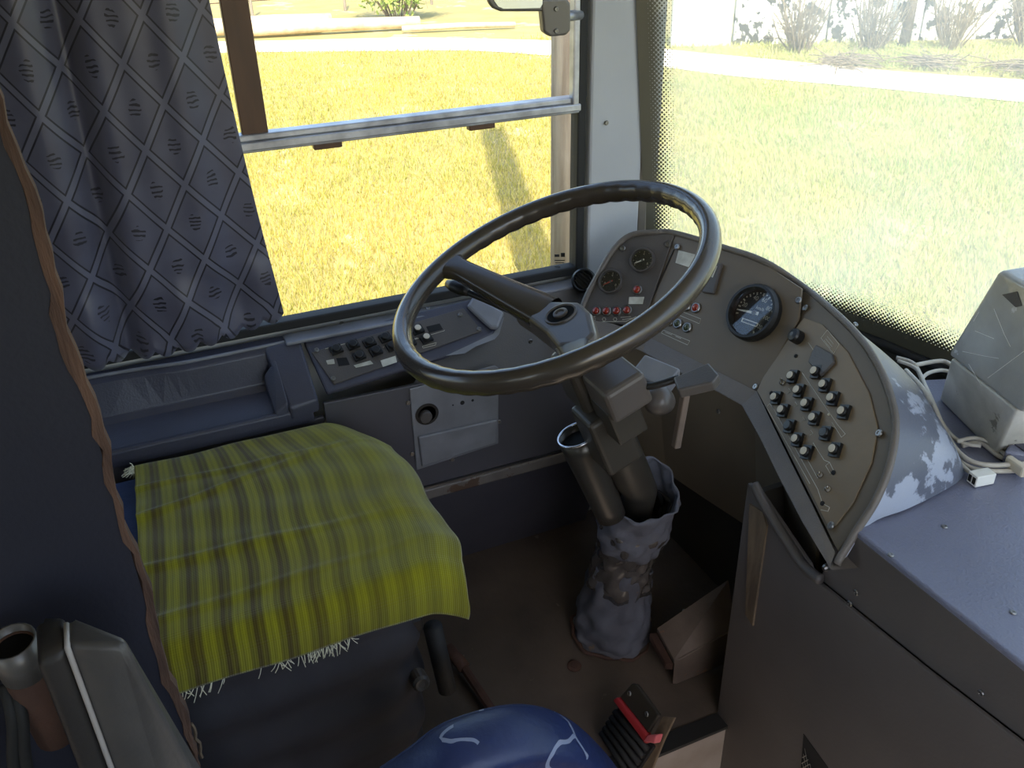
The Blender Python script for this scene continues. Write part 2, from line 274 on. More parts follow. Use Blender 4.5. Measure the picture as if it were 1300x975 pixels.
# ------------------------------------------------------------------ mesh and object helpers
WM = {}
def wm(o): return WM.get(o, Matrix.Identity(4))
class MB:
    def __init__(s): s.v = []; s.f = []; s.uv = None
    def add(s, vs, fs):
        k = len(s.v); s.v += [tuple(float(c) for c in p) for p in vs]; s.f += [tuple(i + k for i in f) for f in fs]; return s
    def box(s, c, d, R=None):
        c = np.array(c, float); h = np.array(d, float) / 2; R = np.eye(3) if R is None else np.array(R)
        vs = [c + R @ (h * np.array((i, j, k))) for i in (-1, 1) for j in (-1, 1) for k in (-1, 1)]
        return s.add(vs, [(0, 1, 3, 2), (4, 6, 7, 5), (0, 4, 5, 1), (2, 3, 7, 6), (0, 2, 6, 4), (1, 5, 7, 3)])
    def span(s, a, b): a, b = np.array(a, float), np.array(b, float); return s.box((a + b) / 2, np.abs(b - a))
    def prism(s, pts, off):            # polygon extruded along a vector
        n = len(pts); pts = [np.array(p, float) for p in pts]; off = np.array(off, float)
        vs = pts + [p + off for p in pts]
        return s.add(vs, [tuple(range(n))[::-1], tuple(range(n, 2 * n))] + [(i, (i + 1) % n, n + (i + 1) % n, n + i) for i in range(n)])
    def tube(s, path, r, seg=10, cap=True, flat=1.0, closed=False):
        path = [np.array(p, float) for p in path]; n = len(path); rs = r if hasattr(r, '__len__') else [r] * n
        vs = []; up = None
        for i, p in enumerate(path):
            if closed: t = _n(path[(i + 1) % n] - path[i - 1])
            else: t = _n(path[min(i + 1, n - 1)] - path[max(i - 1, 0)])
            if up is None: up = np.array((0, 0, 1.)) if abs(t[2]) < 0.9 else np.array((1., 0, 0))
            a = _n(up - t * up.dot(t)); b = np.cross(t, a); up = a
            for k in range(seg):
                q = 2 * PI * k / seg; vs.append(p + rs[i] * (math.cos(q) * a * flat + math.sin(q) * b))
        fs = [(i * seg + k, i * seg + (k + 1) % seg, (i + 1) * seg + (k + 1) % seg, (i + 1) * seg + k) for i in range(n - 1) for k in range(seg)]
        if closed: fs += [((n - 1) * seg + k, (n - 1) * seg + (k + 1) % seg, (k + 1) % seg, k) for k in range(seg)]
        elif cap: fs += [tuple(range(seg))[::-1], tuple(range((n - 1) * seg, n * seg))]
        return s.add(vs, fs)
    def lathe(s, prof, seg=24, Mx=None):     # profile of (r, z) about local z, then matrix
        vs = []
        for r, z in prof:
            for k in range(seg):
                q = 2 * PI * k / seg; p = Vector((r * math.cos(q), r * math.sin(q), z)); vs.append(tuple(Mx @ p if Mx else p))
        n = len(prof)
        fs = [(i * seg + k, i * seg + (k + 1) % seg, (i + 1) * seg + (k + 1) % seg, (i + 1) * seg + k) for i in range(n - 1) for k in range(seg)]
        if prof[0][0] > 1e-6: fs.append(tuple(range(seg))[::-1])
        if prof[-1][0] > 1e-6: fs.append(tuple(range((n - 1) * seg, n * seg)))
        return s.add(vs, fs)
    def grid(s, fn, nu, nv, closed_u=False, uvfn=None):
        vs = [fn(i / (nu if closed_u else nu - 1), j / (nv - 1)) for j in range(nv) for i in range(nu)]
        fs = [(j * nu + i, j * nu + (i + 1) % nu, (j + 1) * nu + (i + 1) % nu, (j + 1) * nu + i) for j in range(nv - 1) for i in range(nu if closed_u else nu - 1)]
        if uvfn: s.uv = [uvfn(i / (nu - 1), j / (nv - 1)) for j in range(nv) for i in range(nu)]
        return s.add(vs, fs)
    def mesh(s, name, m, shift=(0, 0, 0), inv=None, smooth=False):
        me = bpy.data.meshes.new(name)
        vs = [tuple(inv @ Vector(p)) for p in s.v] if inv else s.v
        me.from_pydata(vs, [], s.f); me.validate()
        b = bmesh.new(); b.from_mesh(me); bmesh.ops.recalc_face_normals(b, faces=b.faces); b.to_mesh(me); b.free()
        if s.uv:
            l = me.uv_layers.new(name='UVMap')
            for lp in me.loops: l.data[lp.index].uv = s.uv[lp.vertex_index]
        me.materials.append(MATS[m])
        if smooth:
            for p in me.polygons: p.use_smooth = True
        return me
    def build(s, name, m, parent=None, bevel=0, smooth=False, solid=0, sub=0, seg=2, auto=True):
        inv = wm(parent).inverted() if parent else None
        me = s.mesh(name, m, inv=inv, smooth=smooth)
        o = bpy.data.objects.new(name, me); COL.objects.link(o)
        if parent: o.parent = parent; WM[o] = wm(parent)
        else: WM[o] = Matrix.Identity(4)
        if solid:
            k = o.modifiers.new('solid', 'SOLIDIFY'); k.thickness = solid; k.offset = 0
        if bevel:
            k = o.modifiers.new('bevel', 'BEVEL'); k.width = bevel; k.segments = seg; k.limit_method = 'ANGLE'; k.angle_limit = 0.6; k.harden_normals = False
        if sub:
            k = o.modifiers.new('sub', 'SUBSURF'); k.levels = sub; k.render_levels = sub
        return o
def place(name, me, parent, Mw):
    o = bpy.data.objects.new(name, me); COL.objects.link(o); o.parent = parent; o.matrix_local = wm(parent).inverted() @ Mw; WM[o] = Mw; return o
def tag(o, label, cat, group=None, kind=None):
    o['label'] = label
    if cat: o['category'] = cat
    if group: o['group'] = group
    if kind: o['kind'] = kind
    return o
def thing(name, label, cat, loc, group=None, kind=None):
    o = bpy.data.objects.new(name, None); COL.objects.link(o); o.location = loc; o.empty_display_size = 0.05
    WM[o] = Matrix.Translation(loc); return tag(o, label, cat, group, kind)
def struct(o, label=None):
    o['kind'] = 'structure'
    if label: o['label'] = label
    return o
def frame(z, x=None):
    z = _n(z); x = np.array((1, 0, 0) if x is None else x, float); x = _n(x - z * x.dot(z)); y = np.cross(z, x); return np.array([x, y, z]).T
def tomat(R, p): return Matrix(((R[0][0], R[0][1], R[0][2], p[0]), (R[1][0], R[1][1], R[1][2], p[1]), (R[2][0], R[2][1], R[2][2], p[2]), (0, 0, 0, 1)))
def smoothpath(pts, n=8, closed=False):
    pts = [np.array(p, float) for p in pts]; out = []; N = len(pts)
    for i in range(N if closed else N - 1):
        g = (lambda k: pts[k % N]) if closed else (lambda k: pts[min(max(k, 0), N - 1)])
        a, b, c, d = g(i - 1), g(i), g(i + 1), g(i + 2)
        for k in range(n):
            t = k / n; out.append(0.5 * ((2 * b) + (c - a) * t + (2 * a - 5 * b + 4 * c - d) * t * t + (3 * b - a - 3 * c + d) * t ** 3))
    if not closed: out.append(pts[-1])
    return out
SCREW = MB().lathe([(0.0052, 0), (0.0052, 0.0012), (0.004, 0.0026), (0.0022, 0.0026), (0.0018, 0.0016), (0, 0.0016)], 12).mesh('screw', 'steel', smooth=False)
def screw(parent, Mw): return place('screw', SCREW, parent, Mw)

# ================================================================== THE SETTING
ZG = -1.0      # ground level outside
# --- driver's platform, aisle floor
fl = MB(); fl.span((-0.02, -0.6, -0.03), (0.72, 1.16, 0.0)); floor = struct(fl.build('floor', 'floor_dirt'))
m_ = MB(); m_.span((0.722, -0.6, -0.28), (0.732, 0.885, -0.012)); m_.build('step_riser', 'aisle', floor)
m_ = MB(); m_.span((0.70, -0.6, -0.004), (0.738, 0.885, 0.004)); m_.build('edge_strip', 'rubber', floor)
m_ = MB(); m_.span((0.72, -4.4, -0.30), (2.45, 1.4, -0.28)); m_.build('aisle_floor', 'aisle', floor)
m_ = MB(); m_.span((-0.02, -4.4, -0.30), (0.72, -0.6, -0.28)); m_.build('aisle_floor', 'aisle', floor)
# --- left wall: lower side, above-window header and posts around openings
WZ0, WZ1 = 0.722, 1.72
wl = MB(); wl.span((-0.06, -4.4, -0.3), (-0.02, 1.08, WZ0 - 0.005)); wall_left = struct(wl.build('wall_left', 'outer_paint'))
m_ = MB(); m_.span((-0.06, -4.4, WZ1), (-0.01, 1.05, 2.0)); m_.build('header', 'roof_lining', wall_left)
for y0, y1 in ((-0.55, -0.45), (-2.0, -1.9), (-3.4, -3.3)):
    m_ = MB(); m_.span((-0.06, y0, WZ0), (-0.005, y1, WZ1)); m_.build('window_infill', 'pillar', wall_left)
# lower inner skin under the strip: leans from the strip back to the floor
lp = [(0.135, -0.6, 0.318), (0.135, 0.93, 0.318), (0.012, 0.93, 0.0), (0.012, -0.6, 0.0)]
m_ = MB().prism(lp, (-0.012, 0, -0.004)); m_.build('lower_skin', 'panel_low', wall_left)
# --- ceiling, other walls
cl = MB(); cl.span((-0.06, -4.4, 2.0), (2.45, 1.25, 2.04)); ceiling = struct(cl.build('ceiling', 'roof_lining'))
wr = MB(); wr.span((2.4, -4.4, -0.3), (2.45, 1.4, 0.75)); wall_right = struct(wr.build('wall_right', 'roof_lining'))
m_ = MB(); m_.span((2.4, -4.4, 1.7), (2.45, 1.3, 2.0)); m_.build('header', 'roof_lining', wall_right)
for y0, y1 in ((-4.4, -3.6), (-2.9, -2.4), (-1.7, -0.1), (1.2, 1.28)):  # out of view; wide closed stretches added to cut light from behind
    m_ = MB(); m_.span((2.4, y0, 0.75), (2.45, y1, 1.7)); m_.build('window_infill', 'roof_lining', wall_right)
wb = MB(); wb.span((-0.06, -4.45, -0.3), (2.45, -4.4, 2.04)); struct(wb.build('wall_rear', 'roof_lining'))
# --- front wall below the windscreen, following its curve
WSP = [(0.025, 1.075), (0.07, 1.16), (0.16, 1.25), (0.30, 1.325), (0.5, 1.385), (0.8, 1.42), (1.2, 1.435), (1.6, 1.42), (1.9, 1.385), (2.1, 1.325), (2.24, 1.25), (2.33, 1.16), (2.375, 1.075)]
ws = smoothpath([(x, y, 0) for x, y in WSP], 6)
fw = MB()
arc = [0.0]
for i in range(1, len(ws)): arc.append(arc[-1] + float(np.linalg.norm(ws[i] - ws[i - 1])))
nW = len(ws)
def lean(z): return -0.10 * (z - 0.65)
fw.grid(lambda u, v: (ws[round(u * (nW - 1))][0], ws[round(u * (nW - 1))][1] + 0.02, -0.3 + v * 0.965), nW, 2)
wall_front = struct(fw.build('wall_front', 'firewall', solid=0.02))
m_ = MB(); m_.grid(lambda u, v: (ws[round(u * (nW - 1))][0], ws[round(u * (nW - 1))][1] + lean(1.9), 1.86 + v * 0.16), nW, 2); m_.build('header', 'roof_lining', wall_front, solid=0.03)
m_ = MB(); m_.span((-0.02, 1.10, -0.02), (1.5, 1.12, 0.60)); m_.build('footwell_bulkhead', 'firewall', wall_front)
m_ = MB(); m_.span((0.02, 1.06, 0.64), (2.38, 1.075, 0.652)); 
# --- windscreen
g = MB(); Z0 = 0.64
g.grid(lambda u, v: (ws[round(u * (nW - 1))][0], ws[round(u * (nW - 1))][1] + lean(Z0 + v * 1.24), Z0 + v * 1.24), nW, 30,
       uvfn=lambda u, v: (min(arc[round(u * (nW - 1))], arc[-1] - arc[round(u * (nW - 1))]), v * 1.24))
window_2 = struct(g.build('window_2', 'glass_front', smooth=True), 'wide curved windscreen with a dotted dark border')
ga = MB(); ga.tube([(p[0], p[1] - 0.004, Z0 + 0.004) for p in ws], 0.011, 8); ga.build('gasket', 'rubber', window_2, smooth=True)
# --- A pillar between side window and windscreen
pA0, pA1 = onx(742, 340, 0.0), onx(806, 330, 0.012)
yA, yB = pA0[1], pA1[1]
pil = MB().prism([(-0.05, yA, 0.60), (0.012, yA, 0.60), (0.022, yB, 0.60), (-0.03, yB + 0.02, 0.60)], (0, 0, 1.4)); trim_2 = struct(pil.build('trim_2', 'pillar', bevel=0.006), 'pale blue-grey pillar between side window and windscreen')
pd = MB().prism([(0.016, yB - 0.01, 0.60), (0.023, yB - 0.001, 0.60), (0.028, yB + 0.012, 0.60), (0.018, 1.09, 0.60), (-0.04, 1.09, 0.60), (-0.04, yB - 0.01, 0.60)], (0, 0, 1.4)); pd.build('edge_moulding', 'pillar_dark', trim_2)
screw(trim_2, tomat(frame((1, 0, 0), (0, 1, 0)), onx(770, 156, 0.018)))
# --- side window
WY0, WY1 = -0.45, 0.905
win = thing('window_1', 'driver side window with a metal cross bar and sliding upper pane', None, (0, 0.2, WZ0), kind='structure')
m_ = MB(); m_.span((-0.03, WY0, WZ0 - 0.006), (0.004, WY1, WZ0 + 0.014)); m_.build('bottom_gasket', 'rubber', win, bevel=0.003)
m_ = MB(); m_.span((-0.03, WY1 - 0.012, WZ0), (0.006, WY1 + 0.008, WZ1)); m_.build('side_gasket', 'rubber', win, bevel=0.003)
m_ = MB(); m_.span((-0.03, WY0, WZ1 - 0.02), (0.006, WY1, WZ1)); m_.build('top_frame', 'alu', win)
m_ = MB(); m_.span((-0.03, WY0, WZ0), (0.006, WY0 + 0.02, WZ1)); m_.build('side_frame', 'alu', win)
zb = onx(520, 160, 0.01)[2]
m_ = MB(); m_.span((-0.022, WY0, zb - 0.011), (0.012, WY1 - 0.008, zb + 0.004)); m_.span((-0.022, WY0, zb - 0.016), (0.006, WY1 - 0.008, zb - 0.010)); m_.span((-0.03, WY0, zb + 0.004), (0.002, WY1 - 0.008, zb + 0.016)); m_.build('cross_bar', 'alu', win, bevel=0.0025)
m_ = MB(); m_.span((-0.012, WY1 - 0.026, zb), (0.010, WY1 - 0.012, WZ1)); m_.build('upper_jamb', 'alu', win, bevel=0.003)
for a, b in ((398, 432), (596, 628)):
    pa, pb = onx(a, 186, 0.0), onx(b, 165, 0.0); m_ = MB(); m_.span((-0.014, pa[1], zb - 0.026), (0.004, pb[1], zb - 0.014)); m_.build('clip', 'stile_brown', win, bevel=0.002)
sa, sb = onx(306, 165, -0.012), onx(340, 165, -0.012)
m_ = MB(); m_.span((-0.024, sa[1], zb + 0.01), (-0.006, sb[1], WZ1 - 0.02)); m_.build('sliding_stile', 'stile_brown', win, bevel=0.002)
sa2 = onx(287, 165, -0.02)
m_ = MB(); m_.span((-0.030, sa2[1] - 0.02, zb + 0.01), (-0.024, sa2[1] - 0.004, WZ1 - 0.02)); m_.build('sliding_stile', 'stile_brown', win)
m_ = MB().add([(-0.012, WY0, WZ0), (-0.012, WY1, WZ0), (-0.012, WY1, zb), (-0.012, WY0, zb)], [(0, 1, 2, 3)]); m_.build('lower_pane', 'glass_side', win)
m_ = MB().add([(-0.018, WY0, zb), (-0.018, WY1, zb), (-0.018, WY1, WZ1), (-0.018, WY0, WZ1)], [(0, 1, 2, 3)]); m_.build('upper_pane', 'glass_slide', win)
# maker's stamp in the pane corner
st = Plane((-0.0115, 0, 0), (-0.0115, 1, 0), (-0.0115, 0, 1))
m_ = MB()
for (a, b, c, d) in ((704, 323, 710, 326), (712, 321, 717, 326), (704, 330, 717, 331.2), (705, 333, 716, 334), (704, 338, 711, 339)):
    m_.prism([st.at(a, b), st.at(c, b), st.at(c, d), st.at(a, d)], (0.0004, 0, 0))
m_.build('glass_stamp', 'black', win)
# strip along the side wall
sA, sB = onx(480, 645, 0.155), onx(720, 580, 0.155)
m_ = MB(); m_.span((0.128, -0.6, 0.318), (0.160, 0.93, 0.346)); trim_1 = struct(m_.build('trim_1', 'strip', bevel=0.004), 'worn strip along the foot of the side panel')
m_ = MB(); m_.span((0.126, -0.6, 0.3455), (0.156, 0.93, 0.350)); m_.build('metal_lip', 'steel', trim_1)

# ================================================================== SIDE CONSOLE
sc = thing('side_console', 'dark blue-grey moulded side console below the driver window', 'console', (0.08, 0.2, 0.34))
XF = 0.15
P_side = Plane((XF, 0, 0), (XF, 1, 0), (XF, 0, 1))
zt = 0.615
# face panel, split by a joint
yj = P_side.at(411, 520)[1]
m_ = MB(); m_.span((XF - 0.014, -0.6, 0.35), (XF - 0.004, yj - 0.0015, zt - 0.035)); m_.build('side_panel', 'panel_side', sc, bevel=0.002)
m_ = MB().prism([(XF, yj + 0.0015, 0.35), (XF, 0.93, 0.35), (XF, 0.93, 0.565), (XF, 0.62, 0.572), (XF, 0.50, 0.606), (XF, yj + 0.0015, 0.612)], (-0.010, 0, 0)); m_.build('side_panel', 'panel_side', sc, bevel=0.002)
# storage tray: rim, back, floor, front lip
yt0, yt1 = -0.6, P_side.at(383, 500)[1]
rimpts = [onz(60, 438, 0.70), onz(125, 447, 0.70), onz(234, 461, 0.70), onz(300, 448, 0.70), onz(372, 433, 0.70)]
rimpts = [(max(min(p[0], 0.10), 0.012), p[1], 0.70) for p in rimpts]; rimpts[0] = (rimpts[1][0] - 0.012, -0.6, 0.70)
ra = smoothpath(rimpts, 6); nr = len(ra)
prof = lambda p: [(0.0, p[1], 0.705), (p[0], p[1], 0.700), (p[0] + 0.010, p[1], 0.690), (max(0.045, p[0] + 0.016), p[1], 0.628), (max(0.058, p[0] + 0.024), p[1], 0.618), (0.138, p[1], 0.606), (0.146, p[1], 0.612), (0.152, p[1], 0.608), (0.152, p[1], 0.575), (0.130, p[1], 0.575)]
m_ = MB(); NP = len(prof(ra[0]))
m_.grid(lambda u, v: prof(ra[round(v * (nr - 1))])[round(u * (NP - 1))], NP, nr); m_.build('storage_tray', 'plastic_blue', sc, smooth=False, bevel=0.003)
m_ = MB(); m_.tube([(p[0], p[1], 0.7015) for p in ra], 0.004, 8); m_.build('tray_rim', 'plate_grey', sc, smooth=True)
# raised end block of the tray
ye0, ye1 = P_side.at(352, 470)[1] + 0.01, P_side.at(392, 480)[1] + 0.012
m_ = MB().prism([(0.03, ye0 - 0.015, 0.702), (0.03, ye1, 0.708), (0.155, ye1, 0.628), (0.155, ye0, 0.622)], (0, 0, -0.03)); m_.build('tray_end_block', 'plastic_blue', sc, bevel=0.006, seg=3)
m_ = MB().prism([(0.06, ye0 - 0.028, 0.655), (0.06, ye0, 0.69), (0.15, ye0, 0.632), (0.15, ye0 - 0.028, 0.615)], (0, 0, -0.03)); m_.build('tray_end_step', 'plastic_blue', sc, bevel=0.005, seg=3)
# sloping switch bed
P_sw = Plane(onx(383, 431, 0.03), onx(597, 379, 0.03), onx(415, 499, 0.152))
def poly(P, pts, th, off=0.0): 
    q = [P.at(a, b) + P.n * off for a, b in pts]; return MB().prism(q, P.n * th)
poly(P_sw, [(385, 432), (600, 379), (640, 400), (626, 424), (566, 452), (415, 499)], -0.012).build('switch_bed', 'plastic_blue', sc, bevel=0.004)
poly(P_sw, [(395, 448), (588, 392), (612, 421), (424, 489)], 0.003).build('switch_plate', 'plastic_dark', sc, bevel=0.0015)
poly(P_sw, [(600, 379), (640, 400), (632, 420), (622, 420), (592, 392)], 0.012).build('ramp_block', 'plate_grey', sc, bevel=0.006)
poly(P_sw, [(566, 452), (626, 424), (640, 402), (634, 424), (628, 431), (604, 440), (590, 449)], 0.0012).build('paint_chip', 'plate_grey', sc)
# window ledge further forward and the dark cheek that leans to it
m_ = MB(); m_.span((0.0, yt1, 0.700), (0.045, 0.93, 0.708)); m_.build('window_ledge', 'plate_grey', sc, bevel=0.003)
yc0 = P_side.at(600, 470)[1]
m_ = MB().prism([(0.146, 0.40, 0.565), (0.146, 0.98, 0.565), (0.046, 0.98, 0.704), (0.046, 0.575, 0.704), (0.10, 0.50, 0.63)], (-0.008, 0, -0.008)); m_.build('cheek_panel', 'plastic_dark', sc, bevel=0.002)
for q in ((673, 433), (424, 602), (633, 535), (523, 576), (518, 511), (574, 583)): screw(sc, P_side.mat(*q, off=0.001))
for q in ((584, 401), (608, 419), (402, 446), (423, 482)): screw(sc, P_sw.mat(*q, off=0.004))
for q in ((434, 411), (543, 392)): screw(sc, tomat(frame((0.5, 0, 1)), onz(q[0], q[1], 0.708)))
# switches
swb = MB(); swb.box((0, 0, 0.003), (0.024, 0.019, 0.007)); SWB = swb.mesh('switch_base', 'black')
swc = MB(); swc.lathe([(0.0090, 0.006), (0.0090, 0.0095), (0.0084, 0.0112), (0.0072, 0.012), (0, 0.0122)], 16); SWC = swc.mesh('switch_cap', 'black', smooth=False)
swd = MB(); swd.lathe([(0.0068, 0.0118), (0.0066, 0.0132), (0.004, 0.0138), (0, 0.0140)], 14); SWD = swd.mesh('switch_lens', 'offwhite')
def button(parent, P, px, py, lens=True, rot=0.0, off=0.003, s=1.0):
    Mw = P.mat(px, py, off, rot) @ Matrix.Scale(s, 4)
    b = place('push_switch', SWB, parent, Mw); place('switch_cap', SWC, b, Mw)
    if lens: place('switch_lens', SWD, b, Mw)
    return b
for q, l in (((427, 446), 0), ((448, 440), 0), ((469, 437), 0), ((489, 431), 0), ((530, 421), 1), ((456, 454), 0), ((477, 448), 0), ((498, 442), 0), ((520, 437), 1), ((541, 432), 1)):
    button(sc, P_sw, *q, lens=bool(l), rot=0.25)
poly(P_sw, [(541, 416), (558, 412), (562, 419), (545, 424)], 0.0008, 0.003).build('open_slot', 'black_matt', sc)
poly(P_sw, [(427, 456), (440, 455), (444, 464), (430, 466)], 0.0008, 0.003).build('open_slot', 'black_matt', sc)
poly(P_sw, [(483, 459), (502, 453), (504, 461), (486, 467)], 0.0008, 0.003).build('paper_label', 'label_white', sc)
poly(P_sw, [(449, 465), (470, 459), (474, 463), (452, 468)], 0.0008, 0.003).build('paper_label', 'label_white', sc)
poly(P_sw, [(414, 459), (424, 457), (425, 463), (416, 464)], 0.0008, 0.003).build('paper_label', 'label_white', sc)
m_ = MB()
for pts in (((523, 433), (564, 421), (564, 420)), ((413, 444), (452, 434)), ((536, 441), (554, 436), (553, 439), (537, 443), (536, 441)), ((486, 442), (530, 430))):
    m_.tube([P_sw.at(*p) + P_sw.n * 0.0032 for p in pts], 0.0006, 4)
m_.build('printed_lines', 'print', sc)['kind'] = 'stuff'
# grey metal plate with a round socket
poly(P_side, [(519, 493), (627, 463), (632, 466), (632, 562), (528, 596)], 0.004, 0.0005).build('metal_plate', 'plate_grey', sc, bevel=0.003)
poly(P_side, [(529, 552), (629, 530), (629, 560), (534, 590)], 0.008, 0.003).build('plate_pocket', 'plate_grey', sc, bevel=0.005, seg=3)
Mw = P_side.mat(541, 524, 0.0045)
so_ = MB().lathe([(0.0235, 0), (0.0255, 0.0015), (0.0255, 0.0028), (0.0195, 0.0028), (0.0195, -0.001)], 28, Mw).build('socket_ring', 'black', sc, smooth=False)
MB().lathe([(0.0195, 0.0005), (0, 0.0005)], 24, Mw).build('socket_floor', 'black_matt', so_)
MB().lathe([(0.014, 0.001), (0.014, 0.010), (0.012, 0.0125), (0, 0.013)], 24, P_side.mat(538, 526, 0.0045)).build('socket_plug', 'plastic_dark', so_)
for q, r in (((586, 510), 0.005), ((574, 513), 0.0018), ((599, 507), 0.003)):
    MB().lathe([(r, 0.0042), (r, 0.0052), (0, 0.0052)], 14, P_side.mat(*q, 0.0)).build('drilled_hole', 'black_matt', sc)

# round air nozzle at the corner of ledge and dash
pv = onz(741, 356, 0.722)
av = thing('air_nozzle', 'round black ribbed air nozzle on the window ledge', 'air vent', tuple(pv - np.array((0, 0, 0.016))))
Mv = tomat(frame((0.75, -0.45, 0.5)), pv)
MB().lathe([(0.020, -0.022), (0.026, -0.018), (0.028, 0.0), (0.024, 0.006), (0.021, 0.004), (0.018, -0.004), (0, -0.004)], 28, Mv).build('body', 'black', av, smooth=False)
for i in range(5):
    yy = -0.013 + i * 0.0065; hw = math.sqrt(max(0.0205 ** 2 - yy ** 2, 0)); b_ = MB().box((0, yy, 0.001), (2 * hw, 0.0018, 0.010)); b_.v = [tuple(Mv @ Vector(p)) for p in b_.v]; b_.build('louvre', 'rubber', av)

# ================================================================== DASHBOARD
T3 = onz(856, 310, .84); Lb = onz(822, 430, .67); La = onz(735, 402, .685); Lc = onz(960, 500, .672)
P1 = Plane(T3, Lb, La); P2 = Plane(T3, Lb, Lc); P3 = Plane(Lc, onz(1062, 715, .60), onz(1110, 460, .82))
db = thing('dashboard', 'brown wraparound instrument panel behind the steering wheel', 'dashboard', (0.55, 1.0, 0.6))
poly(P1, [(734, 404), (745, 378), (760, 350), (778, 320), (800, 301), (822, 297), (857, 297), (822, 394), (820, 416)], -0.006).build('gauge_panel', 'plastic_dark', db, bevel=0.002)
poly(P2, [(857, 297), (915, 315), (968, 333), (1018, 366), (1014, 405), (962, 498), (900, 468), (824, 430), (820, 416), (822, 394)], -0.006).build('centre_panel', 'dash_face_veil', db, bevel=0.002)
poly(P3, [(1018, 366), (1060, 400), (1092, 434), (1114, 470), (1130, 510), (1134, 545), (1126, 590), (1108, 635), (1084, 672), (1063, 700), (962, 498), (1014, 405)], -0.006).build('side_backing', 'dash_face_veil', db, bevel=0.002)
poly(P3, [(1022, 404), (1045, 412), (1078, 448), (1105, 500), (1116, 545), (1108, 588), (1084, 640), (1062, 668), (1052, 668), (1010, 585), (962, 497), (970, 480), (1006, 425)], 0.0025, 0.0005).build('switch_panel', 'dash_tan_veil', db, bevel=0.0012)
# seam between the panels
m_ = MB(); m_.tube([P2.at(856, 317) + P2.n * .001, P2.at(823, 392) + P2.n * .001], 0.0014, 6); m_.build('panel_seam', 'black', db)
# rim round the panel
rim_px = [(735, 403, P1), (745, 376, P1), (760, 348, P1), (778, 318, P1), (800, 299, P1), (830, 295, P1), (857, 296, P2), (915, 313, P2), (968, 331, P2), (1018, 363, P3), (1060, 397, P3), (1094, 432, P3), (1117, 468, P3), (1132, 508, P3), (1137, 545, P3), (1129, 592, P3), (1111, 637, P3), (1086, 676, P3), (1062, 716, P3)]
rim = smoothpath([p.at(a, b) for a, b, p in rim_px], 5)
m_ = MB().tube(rim, 0.0065, 8); m_.build('panel_rim', 'dash_rail', db, smooth=True)
# painted shell from the rim over to windscreen and console
base_key = [(0.045, 0.98, 0.655), (0.06, 1.0, 0.655), (0.07, 1.01, 0.655), (0.09, 1.03, 0.655), (0.11, 1.05, 0.655), (0.15, 1.08, 0.655), (0.20, 1.10, 0.655), (0.30, 1.13, 0.655), (0.42, 1.16, 0.655), (0.55, 1.18, 0.655), (0.67, 1.19, 0.655), (0.78, 1.19, 0.655), (0.84, 1.17, 0.655), (0.885, 1.155, 0.655), (0.915, 1.12, 0.655), (0.930, 1.05, 0.655), (0.938, 0.98, 0.655), (0.938, 0.91, 0.65), (0.947, 0.865, 0.61)]
base = smoothpath(base_key, 5); nb = len(rim)
def shell(u, v):
    i = round(u * (nb - 1)); a, b = rim[i], base[i]
    t = v; p = a * (1 - t) + b * t
    side = np.array((0.5, 0.75, 0.45)); k = np.linalg.norm(b - a)
    return p + side * 0.15 * k * math.sin(PI * min(t * 1.0, 1)) * (0.8 if u < .6 else max(0.35, 0.8 - 1.5 * (u - .6)))
m_ = MB().grid(shell, nb, 9); m_.build('dash_shell', 'shell_paint', db, smooth=True)
for q in ((1086, 412), (1126, 480), (1150, 520)):
    p = onz(*q, 0.79 if q[1] < 450 else 0.745 if q[1] < 500 else 0.72); screw(db, tomat(frame((0.5, 0.3, 0.8)), p))
# grey bullnose rail under the panels
rail_px = [(735, 404, P1), (778, 411, P1), (824, 428, P2), (880, 456, P2), (930, 481, P2), (962, 497, P2), (985, 545, P3), (1007, 590, P3), (1035, 646, P3), (1062, 702, P3)]
rail_lx = [(735, 424, P1), (778, 432, P1), (815, 448, P2), (868, 478, P2), (912, 500, P2), (940, 516, P2), (962, 556, P3), (986, 606, P3), (1016, 664, P3), (1052, 724, P3)]
rail = [p.at(a, b) + p.n * 0.003 for a, b, p in rail_px]
rail_lo = [p.at(a, b, 0.014) for a, b, p in rail_lx]
m_ = MB()
k = len(rail)
vs = rail + rail_lo + [q + np.array((0.01, 0.05, -0.006)) for q in rail_lo]
fs = [(i, i + 1, k + i + 1, k + i) for i in range(k - 1)] + [(k + i, k + i + 1, 2 * k + i + 1, 2 * k + i) for i in range(k - 1)]
m_.add(vs, fs); m_.build('lower_rail', 'dash_rail', db, bevel=0.006, seg=3)
# knee panel hanging from the rail
kn = [q + np.array((0.004, 0.022, 0)) for q in rail_lo]
kn = kn[:-1]; k -= 1
kl = [np.array((min(q[0], 0.86), max(q[1] + 0.06, 0.93), 0.33)) for q in kn]
kn = [np.array((q[0], q[1] + 0.01, q[2])) for q in kn]
m_ = MB().add(kn + kl, [(i, i + 1, k + i + 1, k + i) for i in range(k - 1)]); m_.build('knee_panel', 'dash_face_veil', db, solid=0.006)
screw(db, tomat(frame((0, -1, 0.1)), kn[4] + np.array((-0.03, -0.006, -0.06))))
